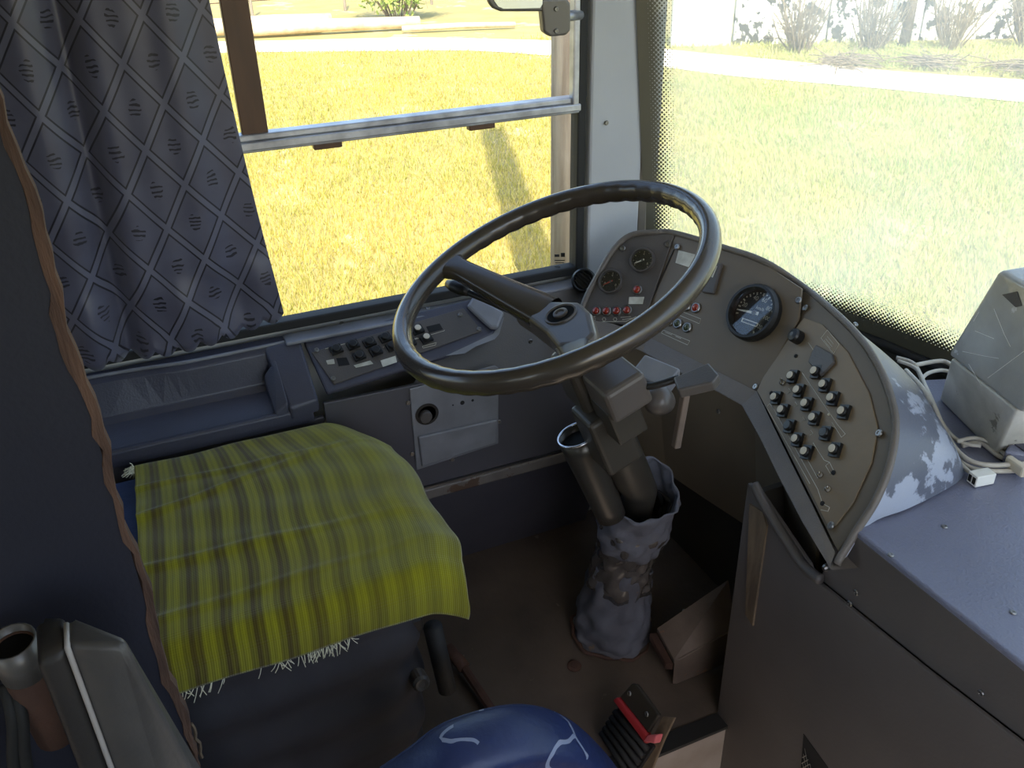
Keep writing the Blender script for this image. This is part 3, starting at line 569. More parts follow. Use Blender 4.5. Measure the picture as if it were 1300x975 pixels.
# --- round gauges
def text_mesh(body, size, m):
    cu = bpy.data.curves.new('txt', 'FONT'); cu.body = body; cu.size = size; cu.align_x = 'CENTER'; cu.align_y = 'CENTER'
    o = bpy.data.objects.new('txt', cu); COL.objects.link(o); bpy.context.view_layer.update()
    me = bpy.data.meshes.new_from_object(o.evaluated_get(bpy.context.evaluated_depsgraph_get())); bpy.data.objects.remove(o); me.materials.clear(); me.materials.append(MATS[m]); return me
def gauge(P, px, py, R, a0, a1, nmaj, needle, col, nums=None, deep=0.012, rot=0.0, bezel='plastic_dark'):
    Mw = P.mat(px, py, 0.0, rot)
    b = MB().lathe([(R * 1.16, 0), (R * 1.16, deep * .6), (R * 1.08, deep), (R * 0.98, deep), (R * 0.94, 0.003), (R * 0.94, 0.001)], 40, Mw).build('gauge', bezel, db)
    MB().lathe([(R * 0.95, 0.002), (0, 0.002)], 40, Mw).build('dial', 'dial', b)
    t = MB()
    for i in range(nmaj * 2 + 1):
        A = math.radians(a0 + (a1 - a0) * i / (nmaj * 2)); L = 0.12 if i % 2 == 0 else 0.06
        c, s_ = math.cos(A), math.sin(A); r0, r1 = R * 0.86, R * (0.86 - L); wd = R * 0.03
        t.add([tuple(Mw @ Vector((r * c - k * s_ * wd, r * s_ + k * c * wd, 0.0028))) for r, k in ((r0, -1), (r0, 1), (r1, 1), (r1, -1))], [(0, 1, 2, 3)])
    t.build('dial_marks', 'print', b)['kind'] = 'stuff'
    if nums:
        for j, (txt, A, rr, sz) in enumerate(nums):
            A = math.radians(A); place('dial_figure', text_mesh(txt, R * sz * 1.3, 'print'), b, Mw @ Matrix.Translation((R * rr * math.cos(A), R * rr * math.sin(A), 0.003)))
    A = math.radians(needle); c, s_ = math.cos(A), math.sin(A); n_ = MB()
    pts = [(-0.2, -0.07), (-0.2, 0.07), (0.76, 0.02), (0.76, -0.02)]
    n_.prism([tuple(Mw @ Vector((R * (x * c - y * s_), R * (x * s_ + y * c), 0.0045))) for x, y in pts], P.n * 0.0008); n_.build('needle', col, b)
    MB().lathe([(R * 0.10, 0.0045), (R * 0.10, 0.0065), (0, 0.0072)], 16, Mw).build('needle_hub', 'wheel_hub', b)
    MB().lathe([(R * 0.97, deep * .7), (0, deep * .7)], 32, Mw).build('gauge_glass', 'glass_gauge', b)
    return b
gauge(P1, 776, 358, 0.0235, 220, -40, 4, 215, 'needle_red', [('0', 205, .58, .24), ('4', 90, .58, .24), ('8', -25, .58, .24)])
gauge(P1, 816, 331, 0.0235, 220, -40, 4, 212, 'needle_white', [('0', 205, .58, .24), ('4', 90, .58, .24), ('8', -25, .58, .24)])
gauge(P2, 959, 398, 0.0480, 200, -62, 12, 190, 'needle_white', [('20', 166, .62, .19), ('40', 116, .62, .19), ('60', 76, .62, .19), ('80', 36, .62, .19), ('100', 0, .60, .17), ('120', -42, .62, .17), ('km/h', 60, .28, .15)], deep=0.020, bezel='black')
# odometer window and marks in the speedometer
MB().prism([P2.at(*q) + P2.n * 0.003 for q in ((944, 404), (964, 411), (962, 416), (942, 409))], P2.n * 0.001).build('odometer', 'needle_white', db)
MB().prism([P2.at(*q) + P2.n * 0.0036 for q in ((945.5, 405.6), (962.5, 411.8), (961.5, 414.6), (943.8, 408.4))], P2.n * 0.001).build('odometer', 'black', db)
# --- warning lamps
def lamp(P, px, py, m, r=0.0085):
    Mw = P.mat(px, py, 0.0)
    b = MB().lathe([(r * 1.3, 0), (r * 1.3, 0.003), (r * 1.1, 0.0048), (r * 0.95, 0.0048), (r * 0.9, 0.002)], 22, Mw).build('warning_lamp', 'steel', db)
    MB().lathe([(r * 0.95, 0.002), (r * 0.9, 0.0055), (r * 0.6, 0.0078), (0, 0.0086)], 20, Mw).build('lens', m, b, smooth=True)
for q in ((757, 395), (770, 395), (783, 395), (796, 394), (809, 368)): lamp(P1, *q, 'lens_red')
for q in ((872, 389), (884, 391)): lamp(P2, *q, 'lens_red')
for q in ((850, 408), (861, 411), (873, 416)): lamp(P2, *q, 'lens_green', 0.0082)
poly(P1, [(799, 377), (818, 377), (816, 386), (798, 386)], 0.001, 0.0002).build('paper_label', 'label_white', db)
poly(P2, [(862, 318), (886, 324), (880, 341), (858, 334)], 0.0015, 0.0002).build('paper_label', 'label_white', db)
poly(P2, [(904, 333), (919, 336), (908, 374), (893, 372)], 0.008, 0.0002).build('plug_socket', 'plastic_dark', db, bevel=0.002)
poly(P2, [(907, 339), (914, 340), (908, 354), (902, 352)], 0.001, 0.009).build('paper_label', 'label_white', db)
m_ = MB()
for P, pts in ((P1, ((752, 409), (795, 408), (808, 402))), (P1, ((752, 402), (756, 402))), (P1, ((788, 403), (801, 402))), (P1, ((790, 406), (803, 404))), (P2, ((867, 396), (890, 405), (888, 411), (862, 400))), (P2, ((842, 419), (876, 433), (873, 438), (840, 423), (842, 419))), (P2, ((845, 422), (853, 425))), (P2, ((858, 427), (865, 430)))):
    m_.tube([P.at(*p) + P.n * 0.0008 for p in pts], 0.0006, 4)
for cx in (754, 767, 781):
    m_.tube([P1.at(cx + 2.2 * math.cos(t * PI / 4), 405.5 + 2.2 * math.sin(t * PI / 4)) + P1.n * .0008 for t in range(8)], 0.0005, 4, closed=True)
m_.build('printed_lines', 'print', db)['kind'] = 'stuff'
for q, P in (((791, 316), P1), ((848, 311), P1), ((861, 314), P2), ((1015, 382), P2), ((1024, 392), P3), ((961, 492), P3), ((1118, 551), P3), ((1057, 668), P3)): screw(db, P.mat(*q, 0.003) @ Matrix.Scale(1.25, 4))
# --- side switch panel
for q, l in (((1010, 480), 1), ((1018, 498), 1), ((1028, 515), 1), ((1038, 533), 1), ((1052, 552), 0), ((1064, 573), 1),
             ((1040, 474), 1), ((1051, 491), 1), ((1061, 508), 1), ((1075, 525), 1),
             ((989, 507), 1), ((998, 523), 1), ((1006, 543), 0), ((1016, 560), 1), ((1028, 576), 1)):
    button(db, P3, q[0], q[1], lens=bool(l), rot=-1.05)
tog = MB().lathe([(0.0055, 0), (0.0055, 0.004), (0.0042, 0.0055), (0.0016, 0.0055)], 12).lathe([(0.0016, 0.005), (0.0024, 0.024), (0.0018, 0.026), (0, 0.0265)], 10)
TOG = tog.mesh('toggle_lever', 'chrome')
for q, tl_ in (((995, 487), 0.9), ((1043, 604), 0.9), ((1053, 622), 0.9)):
    place('toggle_lever', TOG, db, P3.mat(*q, 0.003) @ Matrix.Rotation(0.6, 4, 'Y') @ Matrix.Rotation(-0.3, 4, 'X'))
MB().lathe([(0.013, 0), (0.013, 0.014), (0.011, 0.018), (0.004, 0.02), (0, 0.02)], 20, P3.mat(1016, 430, 0.003)).build('rotary_knob', 'black', db)
poly(P3, [(1034, 450), (1040, 440), (1061, 452), (1063, 462), (1046, 480), (1030, 462)], 0.006, 0.003).build('key_guard', 'plastic_dark', db, bevel=0.002)
for q, r in (((1012, 453), .0035), ((1006, 473), .004), ((981, 500), .004), ((1054, 527), .0022), ((1060, 601), .004), ((1046, 640), .004)):
    MB().lathe([(r, 0.003), (r, 0.0045), (0, 0.005)], 12, P3.mat(*q, 0.0)).build('panel_stud', 'black_matt' if r > .003 else 'offwhite', db)
m_ = MB()
for pts in (((1028, 436), (1036, 448), (1044, 447)), ((1052, 420), (1067, 438), (1060, 450), (1044, 430), (1052, 420)),
            ((979, 513), (985, 522), (1040, 622), (1046, 640), (1055, 645), (1053, 650), (1044, 648)), ((979, 513), (975, 518), (1030, 615)),
            ((1020, 474), (1065, 540), (1075, 552), (1070, 556), (1058, 537)), ((1034, 563), (1048, 585), (1055, 588), (1060, 598), (1056, 602), (1050, 592), (1055, 588)),
            ((1003, 494), (1006, 498), (1002, 500)), ((1011, 511), (1014, 515), (1010, 517)), ((1021, 530), (1024, 534), (1020, 536)), ((1031, 547), (1034, 551), (1030, 553)), ((1002, 540), (1040, 608)),
            ((1052, 428), (1060, 438)), ((1050, 431), (1058, 441)), ((1048, 433), (1056, 443))):
    m_.tube([P3.at(*p) + P3.n * 0.0034 for p in pts], 0.0006, 4)
m_.build('printed_lines', 'print', db)['kind'] = 'stuff'

# ================================================================== ENGINE CONSOLE ON THE RIGHT
CZ = 0.65; CY = 0.865
ec = thing('centre_console', 'grey-blue flat-topped console right of the dashboard', 'console', (1.4, 1.1, -0.28))
pl = onz(1085, 672, CZ); CY = pl[1]
m_ = MB().prism([(pl[0] - 0.005, CY, CZ), (2.38, CY, CZ), (2.38, 1.24, CZ), (2.2, 1.34, CZ), (1.6, 1.41, CZ), (0.8, 1.40, CZ), (0.66, 1.385, CZ), (0.60, 1.22, CZ), (0.78, 1.06, CZ), (pl[0] - 0.03, CY + 0.06, CZ)], (0, 0, -0.012)); m_.build('top_plate', 'console_top', ec, bevel=0.004, seg=3)
# rear: upper fascia and lower panel meeting on a slanting seam
s0, s1, s2 = ony(1040, 735, CY), ony(1180, 848, CY), ony(1300, 940, CY)
t0 = ony(1062, 700, CY)
m_ = MB().prism([(pl[0] - 0.004, CY, CZ - 0.008), (2.38, CY, CZ - 0.008), (2.38, CY, s2[2] - 0.02), tuple(s2), tuple(s1), tuple(s0), (t0[0] - 0.012, CY, t0[2] - 0.01)], (0, 0.012, 0)); m_.build('upper_fascia', 'console_rear', ec, bevel=0.003)
e0, e1 = ony(957, 620, CY), ony(918, 975, CY)
xl = 0.70
CL = [(xl, CY - 0.008, -0.28), (xl, CY - 0.008, s0[2] + 0.07), (xl + 0.03, CY - 0.008, s0[2] + 0.075), (s0[0] - 0.02, CY - 0.008, s0[2] + 0.02), tuple(s0 + np.array((0, -0.008, 0))), tuple(s1 + np.array((0, -0.008, 0))), tuple(s2 + np.array((0, -0.008, 0))), (2.38, CY - 0.008, s2[2] - 0.02), (2.38, CY - 0.008, -0.28)]
m_ = MB().prism(CL, (0, 0.008, 0)); m_.build('rear_panel', 'console_rear', ec, bevel=0.002)
m_ = MB(); m_.span((xl, CY, -0.28), (xl + 0.012, 1.1, s0[2] + 0.05)); m_.build('footwell_side', 'firewall', ec)
gt = [ony(957, 614, CY - 0.015), ony(975, 648, CY - 0.015), ony(1005, 696, CY - 0.015), ony(1022, 720, CY - 0.015), ony(1042, 736, CY - 0.015)]
m_ = MB().tube(smoothpath(gt, 5), 0.009, 8); m_.build('edge_trim', 'plastic_dark', ec, smooth=True)
q = [(951, 640), (968, 650), (973, 668), (955, 795), (946, 780)]
m_ = MB().prism([ony(a, b, CY - 0.012) for a, b in q], (0, 0.006, 0)); m_.build('worn_corner', 'wood_worn', ec)
for a, b in ((1087, 752), (1079, 766), (1246, 880)): screw(ec, tomat(frame((0, -1, 0)), ony(a, b, CY - 0.009)))
for a, b in ((1199, 669), (1286, 778), (1131, 705)): screw(ec, tomat(frame((0, 0, 1)), onz(a, b, CZ)) @ Matrix.Scale(0.9, 4))
MB().lathe([(0.006, 0), (0.006, 0.02), (0.004, 0.024), (0, 0.024)], 12, tomat(frame((0, -1, -0.2)), ony(1061, 714, CY - 0.002))).build('corner_bolt', 'steel', ec)
# expanded-metal grille in the rear panel
gp = Plane((0, CY - 0.009, 0), (1, CY - 0.009, 0), (0, CY - 0.009, 1))
tri_ = [(1020, 932), (1062, 990), (1080, 1060), (1010, 1060)]
gr = MB().prism([gp.at(a, b) for a, b in tri_], (0, 0.002, 0)).build('grille', 'black_matt', ec)
m_ = MB()
ga_, gb_ = gp.at(1016, 930), gp.at(1085, 1060)
for i in range(-14, 15):
    for sg in (1, -1):
        a = np.array((ga_[0] + 0.008 * i, ga_[1] - 0.002, ga_[2])); bq = a + np.array((sg * 0.06, 0, -0.12))
        pts = [a + (bq - a) * t / 24 for t in range(25)]
        ins = [p for p in pts if p[0] > gp.at(1017, 975)[0] and p[2] < ga_[2] - (p[0] - gp.at(1020, 932)[0]) * 1.35 and p[0] < gb_[0]]
        if len(ins) > 2: m_.tube([ins[0], ins[-1]], 0.0008, 4)
m_.build('mesh_wires', 'steel', gr)['kind'] = 'stuff'

# ================================================================== STEERING WHEEL AND COLUMN
C0 = np.array([.551, .56, .974]); WN = _n((-.038, -.385, 1)); WU = _n(np.array([1, 0, 0]) - WN * WN[0]); WV = np.cross(WN, WU)
def wp(r, deg, h=0.0): A = math.radians(deg); return C0 + r * (math.cos(A) * WU + math.sin(A) * WV) + h * WN
sw = thing('steering_wheel', 'large black two-spoke bus steering wheel', 'steering wheel', tuple(C0 - WN * 0.12))
RW, rw = 0.25, 0.0168
def torus(u, v):
    A, B = 2 * PI * u, 2 * PI * v; d = math.degrees(A) % 360
    r = rw
    under = max(0.0, -math.sin(B)) + 0.6 * max(0.0, -math.cos(B))
    if (70 < d < 190) or (265 < d < 350): r *= 1 + 0.10 * min(under, 1) * (abs(math.sin(A * 24)) - 0.3)
    rad = RW + r * math.cos(B) * 0.95; return C0 + rad * (math.cos(A) * WU + math.sin(A) * WV) + WN * r * 1.08 * math.sin(B)
m_ = MB(); nu, nv = 288, 20
m_.add([torus(i / nu, j / nv) for j in range(nv) for i in range(nu)], [(j * nu + i, j * nu + (i + 1) % nu, ((j + 1) % nv) * nu + (i + 1) % nu, ((j + 1) % nv) * nu + i) for j in range(nv) for i in range(nu)])
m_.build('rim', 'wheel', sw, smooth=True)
for dg in (203, 341):
    def spoke(u, v, dg=dg):
        t = v; r = 0.036 + (RW - 0.036) * t; hh = -(0.082 if dg == 203 else 0.105) * (1 - t) ** (1.15 if dg == 203 else 0.9) - 0.004 * math.sin(PI * t)
        wd = 0.034 * (1 - t) + 0.017 * t + 0.018 * max(0, t - 0.85) / 0.15; th = 0.020 * (1 - t) + 0.012 * t
        A = 2 * PI * u; ca, sa = math.cos(A), math.sin(A); e = 0.6
        x_ = wd * math.copysign(abs(ca) ** e, ca); z_ = th * math.copysign(abs(sa) ** e, sa)
        B = math.radians(dg); d = math.cos(B) * WU + math.sin(B) * WV; s_ = -math.sin(B) * WU + math.cos(B) * WV
        return C0 + d * r + s_ * x_ + WN * (hh + z_)
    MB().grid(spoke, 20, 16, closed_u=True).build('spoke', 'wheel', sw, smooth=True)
P_h = Plane(C0 - WN * 0.062, C0 - WN * 0.062 + WU, C0 - WN * 0.062 + WV, up=(0, 1, 0))
poly(P_h, [(650, 373), (690, 380), (735, 381), (750, 395), (757, 422), (744, 437), (708, 440), (692, 420), (666, 400), (646, 387)], -0.046).build('hub', 'wheel_hub', sw, bevel=0.010, seg=4)
hubM = P_h.mat(712, 399)
MB().lathe([(0.0275, -0.001), (0.0265, 0.0025), (0.0245, 0.003), (0.0230, 0.0015), (0.0225, 0.0006)], 36, hubM).build('horn_ring', 'wheel_hub', sw, smooth=False)
MB().lathe([(0.0228, 0.0008), (0, 0.0008)], 30, hubM).build('horn_recess_shade', 'black_matt', sw)  # flat dark disc paints the shade of a recess on the hub
MB().lathe([(0.012, 0.0008), (0.012, 0.004), (0.009, 0.005), (0.007, 0.004), (0.006, 0.002), (0, 0.002)], 24, hubM).build('centre_nut', 'wheel_hub', sw)
sc_ = thing('steering_column', 'black steering column with switch box and stalk levers', 'steering column', (0.57, 0.74, 0.25))
CR = np.array([WU, WV, WN]).T
def cp(h, a=0.0, b=0.0): return C0 - WN * h + WU * a + WV * b
MB().tube([cp(0.13), cp(0.30), cp(0.44), onz(812, 622, 0.49), onz(806, 655, 0.40), onz(798, 690, 0.30), onz(789, 722, 0.22), onz(782, 760, 0.11), onz(776, 802, 0.0)], [0.030, 0.034, 0.036, 0.034, 0.032, 0.03, 0.03, 0.03, 0.03], 20).build('shaft_tube', 'column_black', sc_, smooth=True)
P_c = Plane(cp(0.16), cp(0.16) + WU, cp(0.16) + WV, up=(0, 1, 0))
c1 = P_c.at(776, 474)
m_ = MB(); m_.box(c1 - WN * 0.030, (0.085, 0.075, 0.062), CR); m_.build('switch_box', 'wheel_hub', sc_, bevel=0.009, seg=3)
m_ = MB(); m_.box(cp(0.20, -0.005, 0.0), (0.085, 0.085, 0.10), CR); m_.build('column_shroud', 'column_black', sc_, bevel=0.012, seg=3)
m_ = MB(); m_.box(cp(0.30, 0.03, -0.02), (0.075, 0.07, 0.12), CR); m_.build('lower_shroud', 'column_black', sc_, bevel=0.008, seg=3)
m_ = MB(); m_.box(c1 - WN * 0.080 + WV * -0.012 + WU * -0.004, (0.066, 0.055, 0.07), CR); m_.build('relay_cover', 'column_black', sc_, bevel=0.004)
# wide paddle lever
P_l = Plane(cp(0.19), cp(0.19) + WU, cp(0.19) + WV, up=(0, 1, 0))
l0, l1, l2 = P_l.at(800, 490), P_l.at(828, 490), P_l.at(862, 480)
lv = MB().tube(smoothpath([l0, l1, l2], 6), [0.006] * 13, 10).build('stalk_lever', 'black', sc_, smooth=True)
pd_ = [P_l.at(856, 484), P_l.at(901, 465), P_l.at(914, 480), P_l.at(906, 490), P_l.at(862, 500)]
m_ = MB().prism([p + WN * 0.008 for p in pd_], -WN * 0.018); m_.build('paddle', 'plastic_dark', lv, bevel=0.003)
# thin left stalk under the wheel
k0, k1, k2 = cp(0.13, -0.03, 0), cp(0.085, -0.14, -0.055), cp(0.06, -0.215, -0.085)
k2 = Plane(cp(0.05), cp(0.05) + WU, cp(0.05) + WV, up=(0, 1, 0)).at(571, 361)
lv2 = MB().tube(smoothpath([k0, (np.array(k0) + k2) / 2, k2], 5), 0.006, 10).build('stalk_lever', 'black', sc_, smooth=True)
dk = _n(k2 - k0); MB().tube([k2 - dk * 0.045, k2 - dk * 0.03, k2 - dk * .01, k2 + dk * 0.006], [0.007, 0.011, 0.012, 0.007], 14).build('knob', 'black', lv2, smooth=True)
# ignition lock, bracket and wiring behind
P_i = Plane(cp(0.26, 0.06), cp(0.26, 0.06) + WU, cp(0.26, .06) + WV, up=(0, 1, 0))
i0 = P_i.at(836, 508)
MB().lathe([(0.020, -0.03), (0.024, -0.012), (0.025, 0.004), (0.020, 0.016), (0.010, 0.022), (0, 0.023)], 22, tomat(frame(WN * .6 + np.array((.5, -.5, 0))), i0)).build('ignition_lock', 'wheel_hub', sc_, smooth=True)
m_ = MB(); m_.box(P_i.at(832, 478), (0.07, 0.05, 0.03), frame((0.3, -0.3, 1), (1, .5, 0))); m_.build('lock_bracket', 'plate_grey', sc_, bevel=0.004)
m_ = MB(); m_.box(P_i.at(862, 528) - WN * .01, (0.012, 0.012, 0.10), frame((0, 0.1, 1))); m_.build('bracket_leg', 'pedal_metal', sc_, bevel=0.002)
screw(sc_, tomat(CR, P_i.at(744, 512))); screw(sc_, tomat(frame((.5, -.6, .5)), P_i.at(786, 549)))
# bright curved cover plate at the side of the column
y0_, y1_ = np.array(onx(733, 552, 0.53)), np.array(onx(776, 655, 0.555))
ax = _n(y1_ - y0_); A1 = _n(np.array((0, 1, 0)) - ax * ax[1]); A2 = np.cross(ax, A1)
def cov(u, v):
    an = 2 * PI * u; r = 0.036 * (1 - v) + 0.026 * v; return y0_ + (y1_ - y0_) * v + r * (math.cos(an) * A1 + 1.0 * math.sin(an) * A2)
cv = MB().grid(cov, 30, 8, closed_u=True).build('tube_cover', 'cover_metal', sc_, smooth=True, solid=0.003)
MB().tube([cov(i / 30, 0) for i in range(30)], 0.0026, 6, closed=True).build('cover_lip', 'chrome', cv, smooth=True)
MB().lathe([(0.030, 0), (0, 0)], 24, tomat(np.array([A1, A2, ax]).T, y0_ + ax * 0.012)).build('cover_mesh', 'black_matt', cv)
# cloth boot at the foot of the column
bt = thing('column_boot', 'ragged denim boot wrapped around the foot of the steering column', 'boot', (0.43, 0.77, 0.0))
bp_ = smoothpath([onz(776, 802, 0.0), onz(778, 790, 0.03), onz(782, 760, 0.11), onz(789, 722, 0.22), onz(798, 690, 0.30), onz(806, 655, 0.40), onz(812, 622, 0.49)], 6)
br_ = np.interp(np.linspace(0, 1, len(bp_)), [0, .12, .3, .48, .6, .8, 1], [0.088, 0.084, 0.080, 0.060, 0.056, 0.062, 0.066])
def boot(u, v, i0=0, i1=None, ex=0.0, seed=0):
    n_ = len(bp_) - 1; f0, f1 = i0, (n_ if i1 is None else i1)
    x = f0 + (f1 - f0) * v; k = min(int(x), n_ - 1); p = bp_[k] * (1 - (x - k)) + bp_[k + 1] * (x - k)
    t = _n(bp_[min(k + 1, n_)] - bp_[max(k - 1, 0)]); a = _n(np.array((1, 0, 0)) - t * t[0]); b = np.cross(t, a); A = 2 * PI * u
    r = np.interp(x, range(n_ + 1), br_) + ex
    wr_ = 0.0035 * math.sin(5 * A + 9 * v + seed) + 0.003 * math.sin(11 * A - 15 * v + seed * 2) + 0.002 * math.sin(3 * A + 30 * v)
    top = 0.012 * math.sin(2 * A + 1 + seed) * max(0, v - 0.75) * 4
    return p + (r + wr_) * (math.cos(A) * a + math.sin(A) * b) + t * top
NB = len(bp_) - 1
MB().grid(lambda u, v: boot(u, v, 0, NB * .56, 0, 1), 56, 26, closed_u=True).build('lower_sleeve', 'denim', bt, smooth=True, solid=0.003)
MB().grid(lambda u, v: boot(u, v, NB * .45, NB * .86, 0.004, 4), 56, 20, closed_u=True).build('plastic_wrapping', 'plastic_wrap', bt, smooth=True, solid=0.002)
MB().grid(lambda u, v: boot(u, v, NB * .72, NB, 0.008, 2), 56, 18, closed_u=True).build('upper_cuff', 'denim', bt, smooth=True, solid=0.003)
MB().tube([boot(i / 40, 0, 0, NB, 0.003, 1) + np.array((0, 0, 0.004)) for i in range(40)], 0.0045, 6, closed=True).build('base_ring', 'rust', bt, smooth=True)
# torn patch
tp = Plane(onz(797, 789, 0.045) + np.array((0.01, -0.01, 0)), onz(812, 789, 0.045) + np.array((0.01, -.01, 0)), onz(799, 770, 0.085) + np.array((0.01, -.01, 0)))
poly(tp, [(776, 796), (784, 787), (798, 778), (810, 775), (806, 786), (792, 796), (782, 800)], 0.004, 0.0).build('torn_patch', 'foam_cream', bt, bevel=0.001)

# ================================================================== PEDALS, FLOOR ITEMS
bk = thing('brake_pedal', 'brown metal floor pedal plate beside the boot', 'pedal', tuple(onz(880, 820, 0.0)))
a, b, c, d = onz(834, 797, 0.10), onz(856, 838, 0.075), onz(935, 795, 0.11), onz(925, 735, 0.19)
m_ = MB().prism([a, b, c, d], (0, 0, -0.012)); m_.build('pedal_plate', 'pedal_metal', bk, bevel=0.002)
a2, b2 = onz(824, 803, 0.075), onz(845, 842, 0.05)
m_ = MB().prism([a2, b2, b - np.array((0, 0, .012)), a - np.array((0, 0, .012))], (0, 0, -0.02)); m_.build('toe_edge', 'rust', bk, bevel=0.004)
m_ = MB(); m_.span(b - np.array((0.0, 0.0, 0.09)), c - np.array((0.02, 0.0, 0.02))); 
m_ = MB().prism([b, c, c - np.array((0, 0, .10)), b - np.array((0, 0, .072))], (0.004, 0.01, 0)); m_.build('pedal_side', 'pedal_metal', bk, bevel=0.002)
pp = Plane(a, b, c)
for q in ((869, 776), (887, 797)): screw(bk, pp.mat(*q, 0.0))
rb = thing('ribbed_block', 'black ribbed rubber pedal with red tape along its top edge', 'pedal', tuple(onz(800, 940, 0)))
# ribbed plate: bottom edge on the floor, top raised
P_r = Plane(onz(770, 925, 0.03), onz(812, 975, 0.03), onz(800, 870, 0.13))
poly(P_r, [(764, 927), (786, 896), (830, 948), (806, 985), (795, 985)], -0.02).build('body', 'rubber', rb, bevel=0.002)
for i in range(5):
    t = i / 4; ax_, ay_ = 765 + 17 * t, 930 - 27 * t; bx_, by_ = 803 + 21 * t, 986 - 35 * t
    p, q = P_r.at(ax_, ay_) + P_r.n * 0.004, P_r.at(bx_, by_) + P_r.n * 0.004
    MB().tube([p, q], 0.0065, 8).build('rib', 'rubber', rb, smooth=True)
poly(P_r, [(784, 888), (790, 884), (832, 936), (826, 944)], 0.016, 0.0).build('tape_band', 'red_tape', rb, bevel=0.004)
poly(P_r, [(824, 940), (830, 932), (843, 931), (839, 943)], 0.018, 0.0).build('tape_end', 'pink_tape', rb, bevel=0.003)
poly(P_r, [(791, 884), (806, 867), (812, 868), (841, 907), (827, 930)], 0.010, 0.0).build('top_bracket', 'column_black', rb, bevel=0.003)
poly(P_r, [(803, 985), (838, 910), (854, 911), (840, 940), (822, 985)], 0.006, -0.012).build('side_lath', 'wood_worn', rb, bevel=0.002)
for q in ((804, 880), (826, 906)): screw(rb, P_r.mat(*q, 0.0105))
fr_ = thing('floor_rod', 'rusty rod lying on the floor before the driver seat', 'rod', tuple(onz(600, 880, 0)))
MB().tube([onz(568, 822, 0.05), onz(590, 848, 0.03)], 0.014, 12).build('sleeve', 'rust', fr_, smooth=True)
MB().tube([onz(588, 846, 0.03), onz(640, 925, 0.02)], 0.010, 8).build('bar', 'rust', fr_)
tag(MB().lathe([(0.016, 0), (0.016, 0.003), (0.010, 0.006), (0.010, 0.009), (0.005, 0.010), (0, 0.010)], 18, tomat(np.eye(3), onz(729, 846, 0))).build('floor_bolt', 'rust'), 'round rusty bolt head in the floor before the boot', 'bolt')

# ================================================================== DRIVER SEAT AND COVER
ds = thing('driver_seat', 'driver seat with blue cushion on a dark suspension base', 'seat', (0.43, 0.08, 0.0))
SX0, SX1, SY0, SY1, SZ = 0.165, 0.665, -0.19, 0.325, 0.585
m_ = MB(); m_.span((SX0 + 0.01, SY0, 0.46), (SX1 - 0.01, SY1 - 0.01, SZ - 0.012)); m_.build('cushion', 'cushion_blue', ds, bevel=0.035, seg=5, smooth=True)
m_ = MB(); m_.span((SX0 + 0.02, SY0 - 0.02, 0.43), (SX1 - 0.02, SY1 - 0.04, 0.462)); m_.build('seat_pan', 'black', ds, bevel=0.006)
def bellow(u, v):
    A = 2 * PI * u; ca, sa = math.cos(A), math.sin(A); e = 0.35
    k = 1.0 - 0.05 * v + 0.022 * math.sin(v * 4 * 2 * PI + 0.8 * math.sin(3 * A)) + 0.006 * math.sin(7 * A + 11 * v)
    return (0.43 + 0.245 * k * math.copysign(abs(ca) ** e, ca), 0.07 + 0.225 * k * math.copysign(abs(sa) ** e, sa), 0.14 + (1 - v) * 0.40)
MB().grid(bellow, 72, 40, closed_u=True).build('suspension_gaiter', 'seat_fabric', ds, smooth=True)
m_ = MB(); m_.span((0.22, -0.10, 0.0), (0.60, 0.265, 0.15)); m_.build('base_frame', 'black', ds, bevel=0.006)
p_ = onz(545, 850, 0.25); MB().tube([(0.64, 0.30, 0.43), (0.645, 0.315, 0.28)], 0.016, 14).build('adjuster_handle', 'rubber', ds, smooth=True)
pk = onx(534, 866, 0.672); MB().lathe([(0.015, -0.02), (0.015, 0.004), (0.011, 0.009), (0.006, 0.007), (0, 0.007)], 18, tomat(frame((1, 0, 0.2)), pk)).build('adjuster_knob', 'plastic_dark', ds)
m_ = MB(); m_.span((SX0 + 0.005, SY0 + 0.02, 0.47), (SX0 + 0.30, SY0 + 0.065, 0.56)); m_.build('foam_edge', 'foam_cream', ds, bevel=0.015, seg=3)
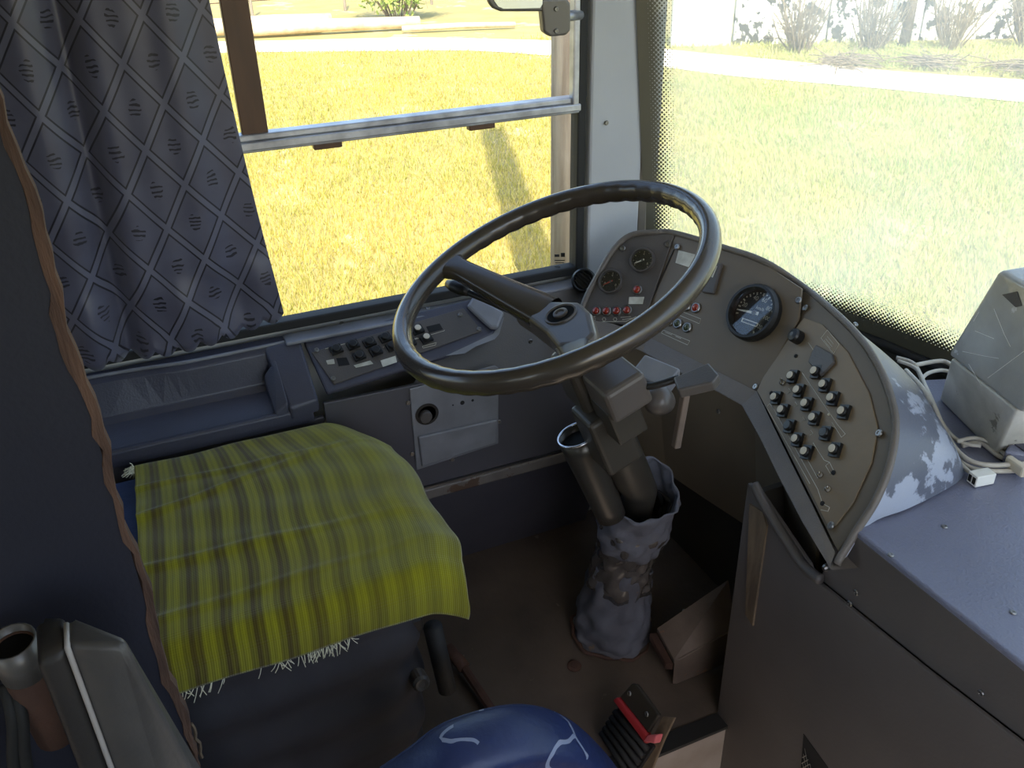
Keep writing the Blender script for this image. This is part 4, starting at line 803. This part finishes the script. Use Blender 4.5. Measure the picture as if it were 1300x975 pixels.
# knitted cover
NU, NV = 120, 120
def cover(u, v):
    # u along the bus (back to front), v across (wall side to aisle side); top with crown, drape on the aisle side
    y = SY0 + 0.085 + (SY1 + 0.012 - SY0 - 0.085) * u
    L = 0.50; s_ = v * (L + 0.080)
    back = 0.045 * (1 - u) * v       # hem runs askew at the back
    fronty = 0.02 * math.sin(PI * v) + 0.008 * v - 0.055 * max(0, 0.22 - v) / 0.22
    y += fronty * u - back * 0.4
    if s_ < L: x = SX0 - 0.006 + s_; z = SZ + 0.012 * math.sin(PI * s_ / L) + 0.004
    else:
        d = s_ - L; k = min(d / 0.04, 1); x = SX0 - 0.006 + L + 0.026 * math.sin(k * PI / 2) + 0.004; z = SZ + 0.004 - 0.03 * (1 - math.cos(k * PI / 2)) - max(0, d - 0.03) * 0.98
    z -= 0.035 * max(0, (u - 0.86) / 0.14) ** 1.6
    # wall-side edge rolls down
    z -= 0.03 * max(0, (0.07 - v) / 0.07) ** 2
    # creases running lengthwise, strongest at the back
    fd = (1 - u) ** 0.8
    for c_, a_, wd, sl in ((0.20, 0.006, 0.012, 0.03), (0.37, 0.007, 0.014, -0.20), (0.60, 0.007, 0.014, 0.04), (0.80, 0.005, 0.014, -0.03)):
        q = v - (c_ + sl * u); z += a_ * fd * math.exp(-(q / wd) ** 2) - 0.25 * a_ * fd * math.exp(-((q - 0.045) / 0.04) ** 2)
    z += 0.002 * math.sin(23 * v + 9 * u) * math.sin(7 * u + 2) + 0.0012 * math.sin(41 * v - 12 * u)
    y += 0.004 * math.sin(20 * v) * u
    # bunched corner at front aisle side
    cb = max(0, u - 0.80) / 0.2 * max(0, v - 0.62) / 0.38
    x += 0.012 * cb * math.sin(3 + 9 * v); y += 0.022 * cb * (0.6 + 0.4 * math.sin(26 * v)) * (1.0 if v < .9 else (1 - v) / .1); z += 0.012 * cb * math.sin(16 * v + 8 * u)
    return (x, y, z)
m_ = MB().grid(cover, NU, NV, uvfn=lambda u, v: (u * 0.50 + 0.02 * v * v, v * 0.61))
sc2 = thing('seat_cover', 'yellow-green striped knitted cloth spread over the driver seat', 'seat cover', (0.43, 0.1, SZ))
m_.build('cloth', 'knit', sc2, smooth=True, solid=0.004)
m_ = MB()
for i in range(70):
    u = random.choice((random.uniform(0.03, 0.2), random.uniform(0.3, 0.55), random.uniform(.45, .6))); p = np.array(cover(u, 1.0)); q = p + np.array((random.uniform(0, .01), random.uniform(-.012, .012), -random.uniform(.006, .022)))
    m_.tube([p, (p + q) / 2 + np.array((.002, 0, 0)), q], 0.0007, 4)
for i in range(40):
    v = random.uniform(0.0, 0.1); p = np.array(cover(0, v)); q = p + np.array((random.uniform(-.01, .012), -random.uniform(.005, .025), random.uniform(-.012, .012))); m_.tube([p, (p + q) / 2 + np.array((0, 0, .003)), q], 0.0007, 4)
m_.build('fringe', 'thread', sc2)['kind'] = 'stuff'

# ================================================================== CURTAIN
cu_ = MB(); CW, CH = 0.62, 1.0
def fold(yy, z):
    return 0.010 * math.sin(yy * 2 * PI / 0.21 + 0.6 * z) + 0.003 * math.sin(yy * 2 * PI / 0.075 + 2 * z + 1)
def curtain(u, v):
    z = 1.70 - v * 0.955; y = -0.44 + u * (0.615 + 0.045 * v ** 2)
    cr = -0.055 + 0.04 * (z - 1.2)                        # the deep crease
    y_ = y; x = 0.055 + fold(y - 0.05 * z, z) * (0.6 + 0.4 * (1 - v))
    x -= 0.030 * math.exp(-((y - cr) / 0.022) ** 2)
    x += 0.012 * math.exp(-((y - cr - 0.05) / 0.03) ** 2)
    if v > 0.86: x += 0.010 * math.sin((v - 0.86) / 0.14 * PI) * math.sin(y * 40)
    s = (u * 16) % 1.0
    if v > 0.97: z -= 0.016 * math.sin(PI * s) * (v - 0.97) / 0.03
    z += 0.026 * max(0, u - 0.72) / 0.28 * v + 0.006 * v
    return (x, y, z)
cu_.grid(curtain, 220, 90, uvfn=lambda u, v: (u * 0.70, -v * 0.955 + 0.02 * u))
ct = tag(cu_.build('curtain', 'curtain', smooth=True, solid=0.0015), 'blue-grey quilted diamond curtain with scalloped hem hanging at the side window', 'curtain')

# ================================================================== PARTITION, GREY SEAT, PIPE
XPn = 0.90; ye = -0.075
pt = thing('partition_panel', 'dark blue partition with a torn raw edge beside the driver seat', 'partition', (XPn, -0.5, -0.28))
m_ = MB(); m_.span((XPn - 0.014, -1.4, -0.28), (XPn, ye - 0.006, 1.85)); m_.build('board', 'partition_face', pt)
m_ = MB(); n_ = 120; vs = []
for i in range(n_):
    z = -0.28 + 2.13 * i / (n_ - 1); j1 = 0.0025 * math.sin(z * 31) + random.uniform(-.002, .002); w1 = 0.0075 + 0.002 * math.sin(z * 17 + 1) + random.uniform(-.0025, .0025) + 0.004 * max(0, (z - .9))
    vs += [(XPn - 0.0145, ye + j1, z), (XPn + 0.0006, ye + j1, z), (XPn + 0.0012, ye - w1 * 1.0 + j1, z), (XPn - 0.0145, ye - 0.012, z)]
m_.add(vs, [(4 * i + k, 4 * i + (k + 1) % 4, 4 * i + 4 + (k + 1) % 4, 4 * i + 4 + k) for i in range(n_ - 1) for k in range(4)]); m_.build('raw_edge', 'raw_edge', pt)
m_ = MB()
for z0, z1 in ((0.60, 0.66), (0.52, 0.56)):
    pts = []
    for i in range(8):
        z = z0 + (z1 - z0) * i / 7; pts.append((XPn - 0.004, ye + 0.003 + 0.004 * random.random(), z))
    m_.tube(pts, 0.002, 5)
m_.build('torn_fibre', 'wood_worn', pt)['kind'] = 'stuff'
# grey vinyl seat back
gs = thing('grey_seat', 'grey vinyl seat back with a pale welt beside the dark partition', 'seat', tuple(onz(120, 975, 0.3)))
def hull(pts, name, m, parent, bev):
    b = bmesh.new(); inv = wm(parent).inverted()
    for p in pts: b.verts.new(inv @ Vector([float(c) for c in p]))
    bmesh.ops.convex_hull(b, input=b.verts); me = bpy.data.meshes.new(name); 
    bmesh.ops.delete(b, geom=[v for v in b.verts if not v.link_faces], context='VERTS'); bmesh.ops.dissolve_limit(b, angle_limit=0.02, verts=b.verts, edges=b.edges); bmesh.ops.recalc_face_normals(b, faces=b.faces)
    b.to_mesh(me); b.free(); me.materials.append(MATS[m]); o = bpy.data.objects.new(name, me); COL.objects.link(o); o.parent = parent; WM[o] = wm(parent)
    k = o.modifiers.new('bevel', 'BEVEL'); k.width = bev; k.segments = 5; k.limit_method = 'ANGLE'; k.angle_limit = 0.3
    for p in me.polygons: p.use_smooth = True
    return o
gz = 0.93
gL, gW, gK, gR = onz(40, 832, gz), onz(84, 818, gz), onz(136, 818, gz), onz(160, 822, gz)
dn = lambda p, z: np.array((p[0], p[1], z))
gR2 = onz(236, 965, 0.76)
bkv = np.array((-0.07, 0.0, 0))
gR3 = gR + (gR2 - gR) * ((gz - 0.45) / (gz - 0.76))
hull([gW, gK, gR, dn(gW, .3), dn(gK, .3), gR2, gR3, dn(gR3, .3), gW + bkv * .6, gR + bkv * .2, dn(gW + bkv, .3), gR3 + bkv], 'pad', 'vinyl_grey', gs, 0.014)
hull([gL - np.array((0, 0, 0.012)), gW - np.array((0, 0, .004)), dn(gL, .3), dn(gW, .3), gL + bkv * .8, gW + bkv * .6, dn(gL + bkv, .3), dn(gW + bkv, .3)], 'side_panel', 'vinyl_dark', gs, 0.010)
wl_ = _n(CAM - gW) * 0.003
MB().tube([gW + bkv * 0.4 + np.array((0, 0, -.001)), gW + wl_ + np.array((0, 0, -0.004)), dn(gW + wl_, gz - 0.02), dn(gW + wl_, .3)], 0.0026, 8).build('welt', 'piping', gs, smooth=True)
# rusty handrail tube with a torn metal sleeve, and hoses below it
rp_ = thing('handrail_tube', 'rusty tube with a bright metal sleeve beside the grey seat', 'tube', tuple(onz(20, 900, 0.6)))
r0, r1 = onx(40, 885, 0.955), onx(22, 820, 0.955); dr = _n(onx(5, 818, 0.97) - onx(48, 878, 0.93))
ra_, rb_ = onx(50, 885, 0.94), onx(18, 822, 0.95)
MB().tube([ra_ + (ra_ - rb_) * 0.8, ra_, rb_], 0.019, 20, cap=False).build('tube', 'rust', rp_, smooth=True, solid=0.003)
dq = rb_ - ra_; MB().lathe([(0.0175, 0), (0, 0)], 20, tomat(frame(dq), rb_ - dq * 0.02)).build('tube_bore_shade', 'black_matt', rp_); MB().tube([ra_ + dq * .55, rb_ + dq * .12], 0.0205, 20, cap=False).build('sleeve', 'bracket_grey', rp_, smooth=True, solid=0.002)  # black disc paints the dark inside of the tube
for k_, (a, b) in enumerate((((16, 915), (22, 990)), ((28, 912), (38, 990)))):
    p, q = onx(*a, 0.96), onx(*b, 0.96); tag(MB().tube(smoothpath([p + np.array((-.02, 0, .03)), p, q, q - np.array((0, 0, .15))], 5), 0.006, 10).build('hose', 'rubber', smooth=True), ('black hose hanging right below the rusty tube', 'black hose hanging next to the grey seat')[k_], 'hose', 'black hoses beside the grey seat')

# ================================================================== BLUE SEAT IN FRONT
bs = thing('jump_seat', 'cracked blue vinyl seat back with rounded top', 'seat', (1.0, 0.27, -0.28))
bt_pts = [onx(495, 990, 1.0), onx(530, 966, 1.0), onx(580, 930, 1.0), onx(650, 908, 1.0), onx(700, 907, 1.0), onx(740, 922, 1.0), onx(770, 947, 1.0), onx(795, 978, 1.0), onx(812, 1010, 1.0)]
bt_s = [p + np.array((0, 0, -0.022)) for p in smoothpath(bt_pts, 5)]
def bpad(u, v):       # u along the arch, v across thickness and down
    p = bt_s[round(u * (len(bt_s) - 1))]; th = 0.075
    A = (v - 0.5) * PI
    if abs(v - 0.5) < 0.25: B = (v - 0.5) * 2 * PI; return (p[0] - 0.01 + 0.045 * math.sin(B), p[1], p[2] - 0.03 * (1 - math.cos(B)))
    s_ = math.copysign(1, v - 0.5); d = (abs(v - 0.5) - 0.25) * 4
    c = np.array((p[0], 0.27, -0.05)); q = np.array((p[0] - 0.01 + s_ * (0.045 + 0.012 * math.sin(d * PI)), p[1], p[2] - 0.03)); 
    e = np.array((q[0], 0.27 + (p[1] - 0.27) * 0.9, 0.1)); return q + (e - q) * d
MB().grid(bpad, len(bt_s), 33).build('backrest', 'vinyl_blue', bs, smooth=True)
MB().tube([(p[0] - 0.05, p[1], p[2] - 0.02) for p in bt_s], 0.004, 8).build('welt', 'vinyl_blue', bs, smooth=True)
for y in (0.17, 0.38): MB().tube([(0.99, y, 0.14), (0.99, y, -0.28)], 0.016, 12).build('leg', 'black', bs, smooth=True)

# ================================================================== WRAPPED BOX, CABLES
bx = thing('wrapped_box', 'plastic-wrapped grey box standing on the console by the windscreen', 'box', (0.9, 1.2, 0.76))
f1, f2 = ony(1203, 451, 1.235), None
zb_ = f1[2]; f2 = onz(1274, 508, zb_); ex = _n(f2 - f1); fwd_ = _n(np.cross((0, 0, 1), ex))      # forward away from viewer
tpL = ony(1269, 342, 1.235) ; 
top_shift = tpL - f1
wid = 0.20; dep = 0.075
A_, B_ = f1, f1 + ex * wid; C_, D_ = A_ + top_shift, B_ + top_shift
qd = fwd_ * dep
hullpts = [A_, B_, C_, D_, A_ + qd, B_ + qd, C_ + qd * .8 + np.array((0, 0, .006)), D_ + qd * .8 + np.array((0, 0, .006))]
hull(hullpts, 'upper_case', 'bag_plastic', bx, 0.008)
g1, g2 = onz(1194, 500, CZ + 0.012), onz(1241, 547, CZ + 0.012)
e2 = _n(g2 - g1); f3 = _n(np.cross((0, 0, 1), e2)); hb = zb_ - CZ - 0.012
lo = [g1, g1 + e2 * 0.19, g1 + f3 * .07, g1 + e2 * .19 + f3 * .07]
hull([p - np.array((0, 0, .012)) for p in lo] + [A_ + ex * .01, A_ + ex * 0.19, A_ + ex * .01 + fwd_ * .065, A_ + ex * .19 + fwd_ * .065], 'lower_case', 'bag_light', bx, 0.006)
P_b = Plane(A_, B_, C_)
poly(P_b, [(1273, 374), (1292, 370), (1298, 388), (1290, 390)], 0.0012, 0.0002).build('warning_triangle', 'plastic_dark', bx)
# strip of tape wrinkles
m_ = MB()
for pts in (((1262, 392), (1275, 424), (1283, 440)), ((1222, 446), (1250, 452), (1268, 455)), ((1238, 420), (1262, 430)), ((1254, 480), (1300, 446)), ((1236, 408), (1243, 396)), ((1230, 462), (1246, 490))):
    m_.tube([P_b.at(*q) + P_b.n * .0002 for q in pts], 0.0005, 5)
m_.build('film_creases', 'white', bx)['kind'] = 'stuff'
CABS = [[(1138, 454), (1160, 462), (1172, 485), (1186, 515), (1205, 560), (1225, 590), (1260, 598), (1310, 596)],
        [(1140, 458), (1165, 470), (1180, 505), (1196, 545), (1212, 580), (1236, 604)],
        [(1150, 470), (1175, 498), (1196, 540), (1218, 575), (1250, 590), (1310, 588)],
        [(1168, 484), (1178, 474), (1196, 470), (1212, 474)],
        [(1160, 464), (1186, 459), (1200, 459), (1212, 466)],
        [(1215, 560), (1240, 556), (1262, 565), (1285, 583), (1310, 586)],
        [(1222, 566), (1245, 562), (1270, 580), (1310, 592)],
        [(1186, 520), (1204, 548), (1222, 562), (1245, 566)]]
CLAB = ['long white cable looping from the windscreen past the wrapped box', 'white cable ending in the connector plug', 'white cable bundled along the dash shell', 'short white cable loop behind the wrapped box', 'upper white cable loop behind the wrapped box', 'white cable curving below the wrapped box', 'thin white cable beside the box foot', 'white cable end tucked under the box']
for i, (c, lb) in enumerate(zip(CABS, CLAB)):
    pts = []
    for a, b in c:
        p = onz(a, b, CZ + 0.006 + 0.004 * (i % 3) + (0.03 if b < 520 else 0.0)); pts.append(p)
    tag(MB().tube(smoothpath(pts, 6), 0.0036 if i % 2 else 0.0042, 8).build('cable', 'cable', smooth=True), lb, 'cable', 'white cables on the console')
cpg = thing('connector_plug', 'white plastic connector at the end of a cable on the console', 'connector', tuple(onz(1248, 608, CZ)))
p0 = onz(1246, 606, CZ + 0.012); Rp = frame((0, 0, 1), (0.15, 1, 0)); m_ = MB(); m_.box(p0, (0.036, 0.020, 0.020), Rp); m_.build('housing', 'white', cpg, bevel=0.0015)
for k_ in (-1, 1): m_ = MB(); m_.box(p0 + Rp @ np.array((-0.0182, k_ * 0.0045, 0)), (0.001, 0.006, 0.012), Rp); m_.build('contact_slot', 'black_matt', cpg)
tie = MB(); tie.box(onz(1290, 592, CZ + 0.016), (0.012, 0.04, 0.02), Rp); tag(tie.build('cable_tie', 'offwhite', bevel=0.004), 'pale clip holding the white cables together', 'clip')
bk2 = thing('blue_case', 'blue-grey plastic case corner behind the white cables', 'case', tuple(onz(1300, 570, CZ)))
m_ = MB().prism([onz(1276, 572, CZ + .03), onz(1320, 580, CZ + .03), onz(1320, 556, CZ + .03), onz(1284, 558, CZ + .03)], (0, 0, -0.03)); m_.build('case_body', 'console_top', bk2, bevel=0.004)
m_ = MB(); m_.box(onz(1300, 567, CZ + 0.031), (0.02, 0.03, 0.003), Rp); m_.build('case_lid', 'plastic_blue', bk2, bevel=0.001)

# ================================================================== MIRROR
mi = thing('rear_view_mirror', 'small framed mirror on a clamp at the top of the window jamb', 'mirror', tuple(onx(735, 18, 0.02)))
P_m = Plane((0.045, 0.8, 1.3), (0.045, 0.9, 1.3), (0.06, 0.8, 1.5))
mp = [(618, -60), (618, 2), (624, 10), (634, 14), (686, 14), (692, 8), (692, -60)]
poly(P_m, mp, 0.012, -0.004).build('housing', 'bracket_grey', mi, bevel=0.004)
poly(P_m, [(625, -56), (625, 0), (630, 7), (637, 10), (683, 9), (686, 4), (686, -56)], 0.001, 0.0085).build('mirror_plate', 'mirror_face', mi)
poly(P_m, [(684, -2), (716, -4), (722, 4), (722, 38), (716, 44), (696, 46), (688, 40)], 0.022, -0.012).build('clamp', 'bracket_grey', mi, bevel=0.005, seg=3)
pm0, pm1 = P_m.at(712, 21), onx(736, 19, 0.0); MB().tube([pm0, pm1], 0.010, 14).build('arm', 'alu', mi, smooth=True)
for q in ((703, 10), (703, 38)): screw(mi, P_m.mat(*q, 0.0105) @ Matrix.Scale(0.9, 4))

# ================================================================== OUTSIDE
gd = MB(); NG = 60
gd.grid(lambda u, v: (-60 + 80 * u, -30 + 80 * v, ZG + 0.006 * math.sin(u * 90) * math.sin(v * 77)), NG, NG); struct(gd.build('ground', 'ground', smooth=True), 'dry yellow-green ground outside the bus')
rd = smoothpath([(-26, -14, 0), (-19.5, -4, 0), (-16.4, 2.6, 0), (-14.6, 6.0, 0), (-12.4, 8.0, 0), (-9.8, 9.2, 0), (-6.6, 11.2, 0), (-3, 14, 0), (2, 18, 0)], 6)
m_ = MB(); nr_ = len(rd)
def road(u, v):
    i = round(u * (nr_ - 1)); t = _n(rd[min(i + 1, nr_ - 1)] - rd[max(i - 1, 0)]); s_ = np.array((-t[1], t[0], 0)); wd = 1.5 + 0.12 * math.sin(i * .9)
    p = rd[i] + s_ * (v - 0.5) * wd; return (p[0], p[1], ZG + 0.010 + 0.02 * math.sin(v * PI))
m_.grid(road, nr_, 4); struct(m_.build('road', 'road', smooth=True), 'pale dusty track crossing the grass')
# grass: countless blades
def on_road(x, y):
    d = np.full(x.shape, 9.0)
    for p in rd: d = np.minimum(d, np.hypot(x - p[0], y - p[1]))
    return d < 0.85
N = 380000
dist = 3.0 + 15.0 * RNG.random(N) ** 1.35; ang = np.radians(RNG.uniform(60, 192, N))       # measured from +x, counter-clockwise
gx, gy = 1.7 + dist * np.cos(ang), dist * np.sin(ang) - 0.2
keep = (~on_road(gx, gy)) & ((gx < -0.8) | (gy > 2.2)); gx, gy, dist = gx[keep], gy[keep], dist[keep]; n_ = len(gx)
hgt = RNG.uniform(0.04, 0.13, n_); wdt = RNG.uniform(0.0022, 0.0055, n_) * (1 + dist * .10); th = RNG.uniform(0, 2 * PI, n_); ln = RNG.uniform(0.01, 0.09, n_); la = RNG.uniform(0, 2 * PI, n_)
V = np.zeros((n_, 3, 3)); V[:, 0, 0] = gx - np.cos(th) * wdt; V[:, 0, 1] = gy - np.sin(th) * wdt; V[:, 1, 0] = gx + np.cos(th) * wdt; V[:, 1, 1] = gy + np.sin(th) * wdt
V[:, 0, 2] = V[:, 1, 2] = ZG - 0.03; V[:, 2, 0] = gx + np.cos(la) * ln; V[:, 2, 1] = gy + np.sin(la) * ln; V[:, 2, 2] = ZG + hgt
me = bpy.data.meshes.new('grass'); me.vertices.add(n_ * 3); me.vertices.foreach_set('co', V.reshape(-1)); me.loops.add(n_ * 3); me.loops.foreach_set('vertex_index', np.arange(n_ * 3, dtype=np.int32)); me.polygons.add(n_); me.polygons.foreach_set('loop_start', np.arange(0, n_ * 3, 3, dtype=np.int32)); me.update(calc_edges=True); me.validate()
me.materials.append(MATS['grass']); go = bpy.data.objects.new('grass', me); COL.objects.link(go); tag(go, 'sunlit dry grass around the bus', 'grass', kind='stuff')
# pole whose shadow crosses the grass
tag(MB().tube([(-2.0, 1.99, ZG - .05), (-2.0, 1.99, 1.5), (-2.0, 1.99, 6.6)], [0.165, 0.16, 0.15], 24).build('utility_pole', 'pole_wood', smooth=True), 'thick weathered pole standing beside the window edge', 'pole')
# felled logs, bush, fence, wall
logs = [((-17.6, 2.4), (-16.9, 6.1), 0.13), ((-18.1, 1.6), (-17.6, 4.2), 0.15), ((-18.5, 2.2), (-18.3, 4.6), 0.14), ((-16.5, 5.6), (-15.9, 7.8), 0.06)]
LL = ['longest pale felled log lying by the track', 'thick pale log behind the longest log', 'pale log at the back of the log pile', 'thin pale pole end beyond the logs']
for (a, b, r), lb in zip(logs, LL):
    t = thing('felled_log', lb, 'log', ((a[0] + b[0]) / 2, (a[1] + b[1]) / 2, ZG), 'felled logs by the track')
    p, q = np.array((*a, ZG + r + .03)), np.array((*b, ZG + r * .9 + .03)); MB().tube([p, (p + q) / 2 + np.array((0, 0, .02)), q], [r, r * .95, r * .85], 16).build('trunk', 'log', t, smooth=True)
    for e, dr_ in ((p, -1), (q, 1)): MB().lathe([(r * .8, 0), (r * .8, .004), (0, .004)], 16, tomat(frame((q - p) * dr_), e + _n((q - p) * dr_) * 0.002)).build('cut_end', 'offwhite', t)
def shrub(name, label, c, R, H, nl, ml, seed, nb=26, leaf=0.07, grp=None, tw='twig'):
    rg = np.random.default_rng(seed); t = thing(name, label, 'bush', (c[0], c[1], ZG), grp)
    m_ = MB()
    tips = []
    for i in range(nb):
        a = rg.uniform(0, 2 * PI); rr = R * math.sqrt(rg.random()); b0 = np.array((c[0] + .25 * rr * math.cos(a), c[1] + .25 * rr * math.sin(a), ZG)); e = np.array((c[0] + rr * math.cos(a), c[1] + rr * math.sin(a), ZG + H * rg.uniform(.5, 1)))
        mid = (b0 + e) / 2 + rg.normal(0, .06, 3); m_.tube(smoothpath([b0, mid, e], 3), [0.016, .015, .014, .012, .010, .008, .005], 5); tips.append((mid, e))
        for k in range(3): m_.tube([mid, mid + rg.normal(0, .22, 3) + np.array((0, 0, .12))], [0.007, 0.003], 4)
    m_.build('branches', tw, t)['kind'] = 'stuff'
    if nl:
        vs = []; fs = []
        for i in range(nl):
            mid, e = tips[rg.integers(len(tips))]; p = mid + (e - mid) * rg.random() + rg.normal(0, R * .16, 3); p[2] = max(p[2], ZG + .03); a, b = rg.normal(0, 1, 3), rg.normal(0, 1, 3); a = _n(a) * leaf; b = _n(b) * leaf * .6; k = len(vs); vs += [p - a, p + b, p + a, p - b]; fs.append((k, k + 1, k + 2, k + 3))
        o = MB().add(vs, fs).build('foliage', ml, t); o['kind'] = 'stuff'
shrub('green_bush', 'leafy yellow-green bush behind the felled logs', (-18.6, 6.2), 1.0, 1.6, 2600, 'bushleaf', 3)
WLA, WLB = np.array((-12.3, 9.2)), np.array((-9.2, 16.4)); wd_ = _n(WLB - WLA); wn_ = np.array((-wd_[1], wd_[0])); Lw = float(np.linalg.norm(WLB - WLA))
bw = thing('concrete_wall', 'low whitewashed concrete wall behind the track', 'wall', (WLA[0], WLA[1], ZG))
def slab(s0, s1, h, th, m, off=0.0):
    a = WLA + wd_ * s0 + wn_ * off; b = WLA + wd_ * s1 + wn_ * off; o2 = wn_ * th
    return MB().prism([(*a, ZG - .05), (*b, ZG - .05), (*(b + o2), ZG - .05), (*(a + o2), ZG - .05)], (0, 0, h + .05)).build('wall_slab', m, bw, bevel=0.01)
slab(0.0, 1.05, 0.85, 0.15, 'whitewash_clean')
for i in range(4): slab(1.1 + i * 1.65, 1.1 + i * 1.65 + 1.62, 0.92, 0.14, 'whitewash', 0.03)
for i, (s_, o_, R_, H_, sd_) in enumerate(((2.0, 0.9, 0.55, 1.0, 11), (3.2, 0.8, 0.6, 1.1, 12), (4.5, 0.9, 0.6, 1.0, 13), (5.8, 0.9, 0.6, 1.1, 14), (0.6, -0.9, .6, 1.4, 15))):
    c = WLA + wd_ * s_ - wn_ * o_
    if i == 4: c = WLA - wd_ * 1.1
    shrub('bare_shrub' if i < 4 else 'green_bush', ('bare shrub next to the clean white slab of the wall', 'bare shrub between the first shrub and the tree trunk', 'bare shrub just past the slim tree trunk', 'bare shrub furthest past the slim tree trunk')[i] if i < 4 else 'pale green bush at the end of the whitewashed wall', c, R_, H_, 0 if i < 4 else 500, 'bushleaf', sd_, nb=34, grp='bare shrubs along the wall' if i < 4 else None)
c = WLA + wd_ * 3.9 - wn_ * 0.5
tr_ = thing('tree', 'slim brown tree trunk in front of the whitewashed wall', 'tree', (c[0], c[1], ZG))
MB().tube([(c[0], c[1], ZG - .05), (c[0] + .03, c[1], ZG + .8), (c[0] - .05, c[1] + .1, ZG + 2.4), (c[0], c[1] + .1, ZG + 4)], [0.10, 0.075, 0.06, 0.04], 12).build('trunk', 'bark', tr_, smooth=True)
for k_ in range(7):
    z = ZG + 1.4 + k_ * .35; a = k_ * 2.3; MB().tube([(c[0], c[1] + .06, z), (c[0] + .5 * math.cos(a), c[1] + .5 * math.sin(a), z + .4), (c[0] + .9 * math.cos(a), c[1] + .9 * math.sin(a), z + .6)], [0.03, .02, .008], 6).build('branch', 'bark', tr_)
# wire fence beyond the logs
fn = thing('wire_fence', 'dark wire fence behind the log pile', 'fence', (-21, 3.0, ZG))
for i in range(5): MB().tube([(-21, -1 + i * 2.2, ZG), (-21, -1 + i * 2.2, ZG + 1.3)], 0.035, 8).build('post', 'pole_wood', fn)
for zz in (0.35, 0.75, 1.15): MB().tube([(-21.03, -1, ZG + zz), (-21.03, 7.8, ZG + zz)], 0.012, 5).build('rail', 'rust', fn)
# brush heaps before the wall
for i, (a, b) in enumerate(((1075, 84), (1185, 86), (1290, 92))):
    p = onz(a, b, ZG); rg = np.random.default_rng(40 + i); m_ = MB()
    for k_ in range(60):
        q = p + np.array((rg.normal(0, .2), rg.normal(0, .2), rg.uniform(.02, .12))); d = rg.normal(0, 1, 3); d[2] *= .15; d = _n(d) * rg.uniform(.15, .45); m_.tube([q - d, q + d * .3 + np.array((0, 0, .03)), q + d], 0.008, 4)
    o = m_.build('twig_heap', 'twig'); tag(o, 'heap of dry twigs on the ground before the whitewashed wall', 'twigs', 'twig heaps by the track', 'stuff')
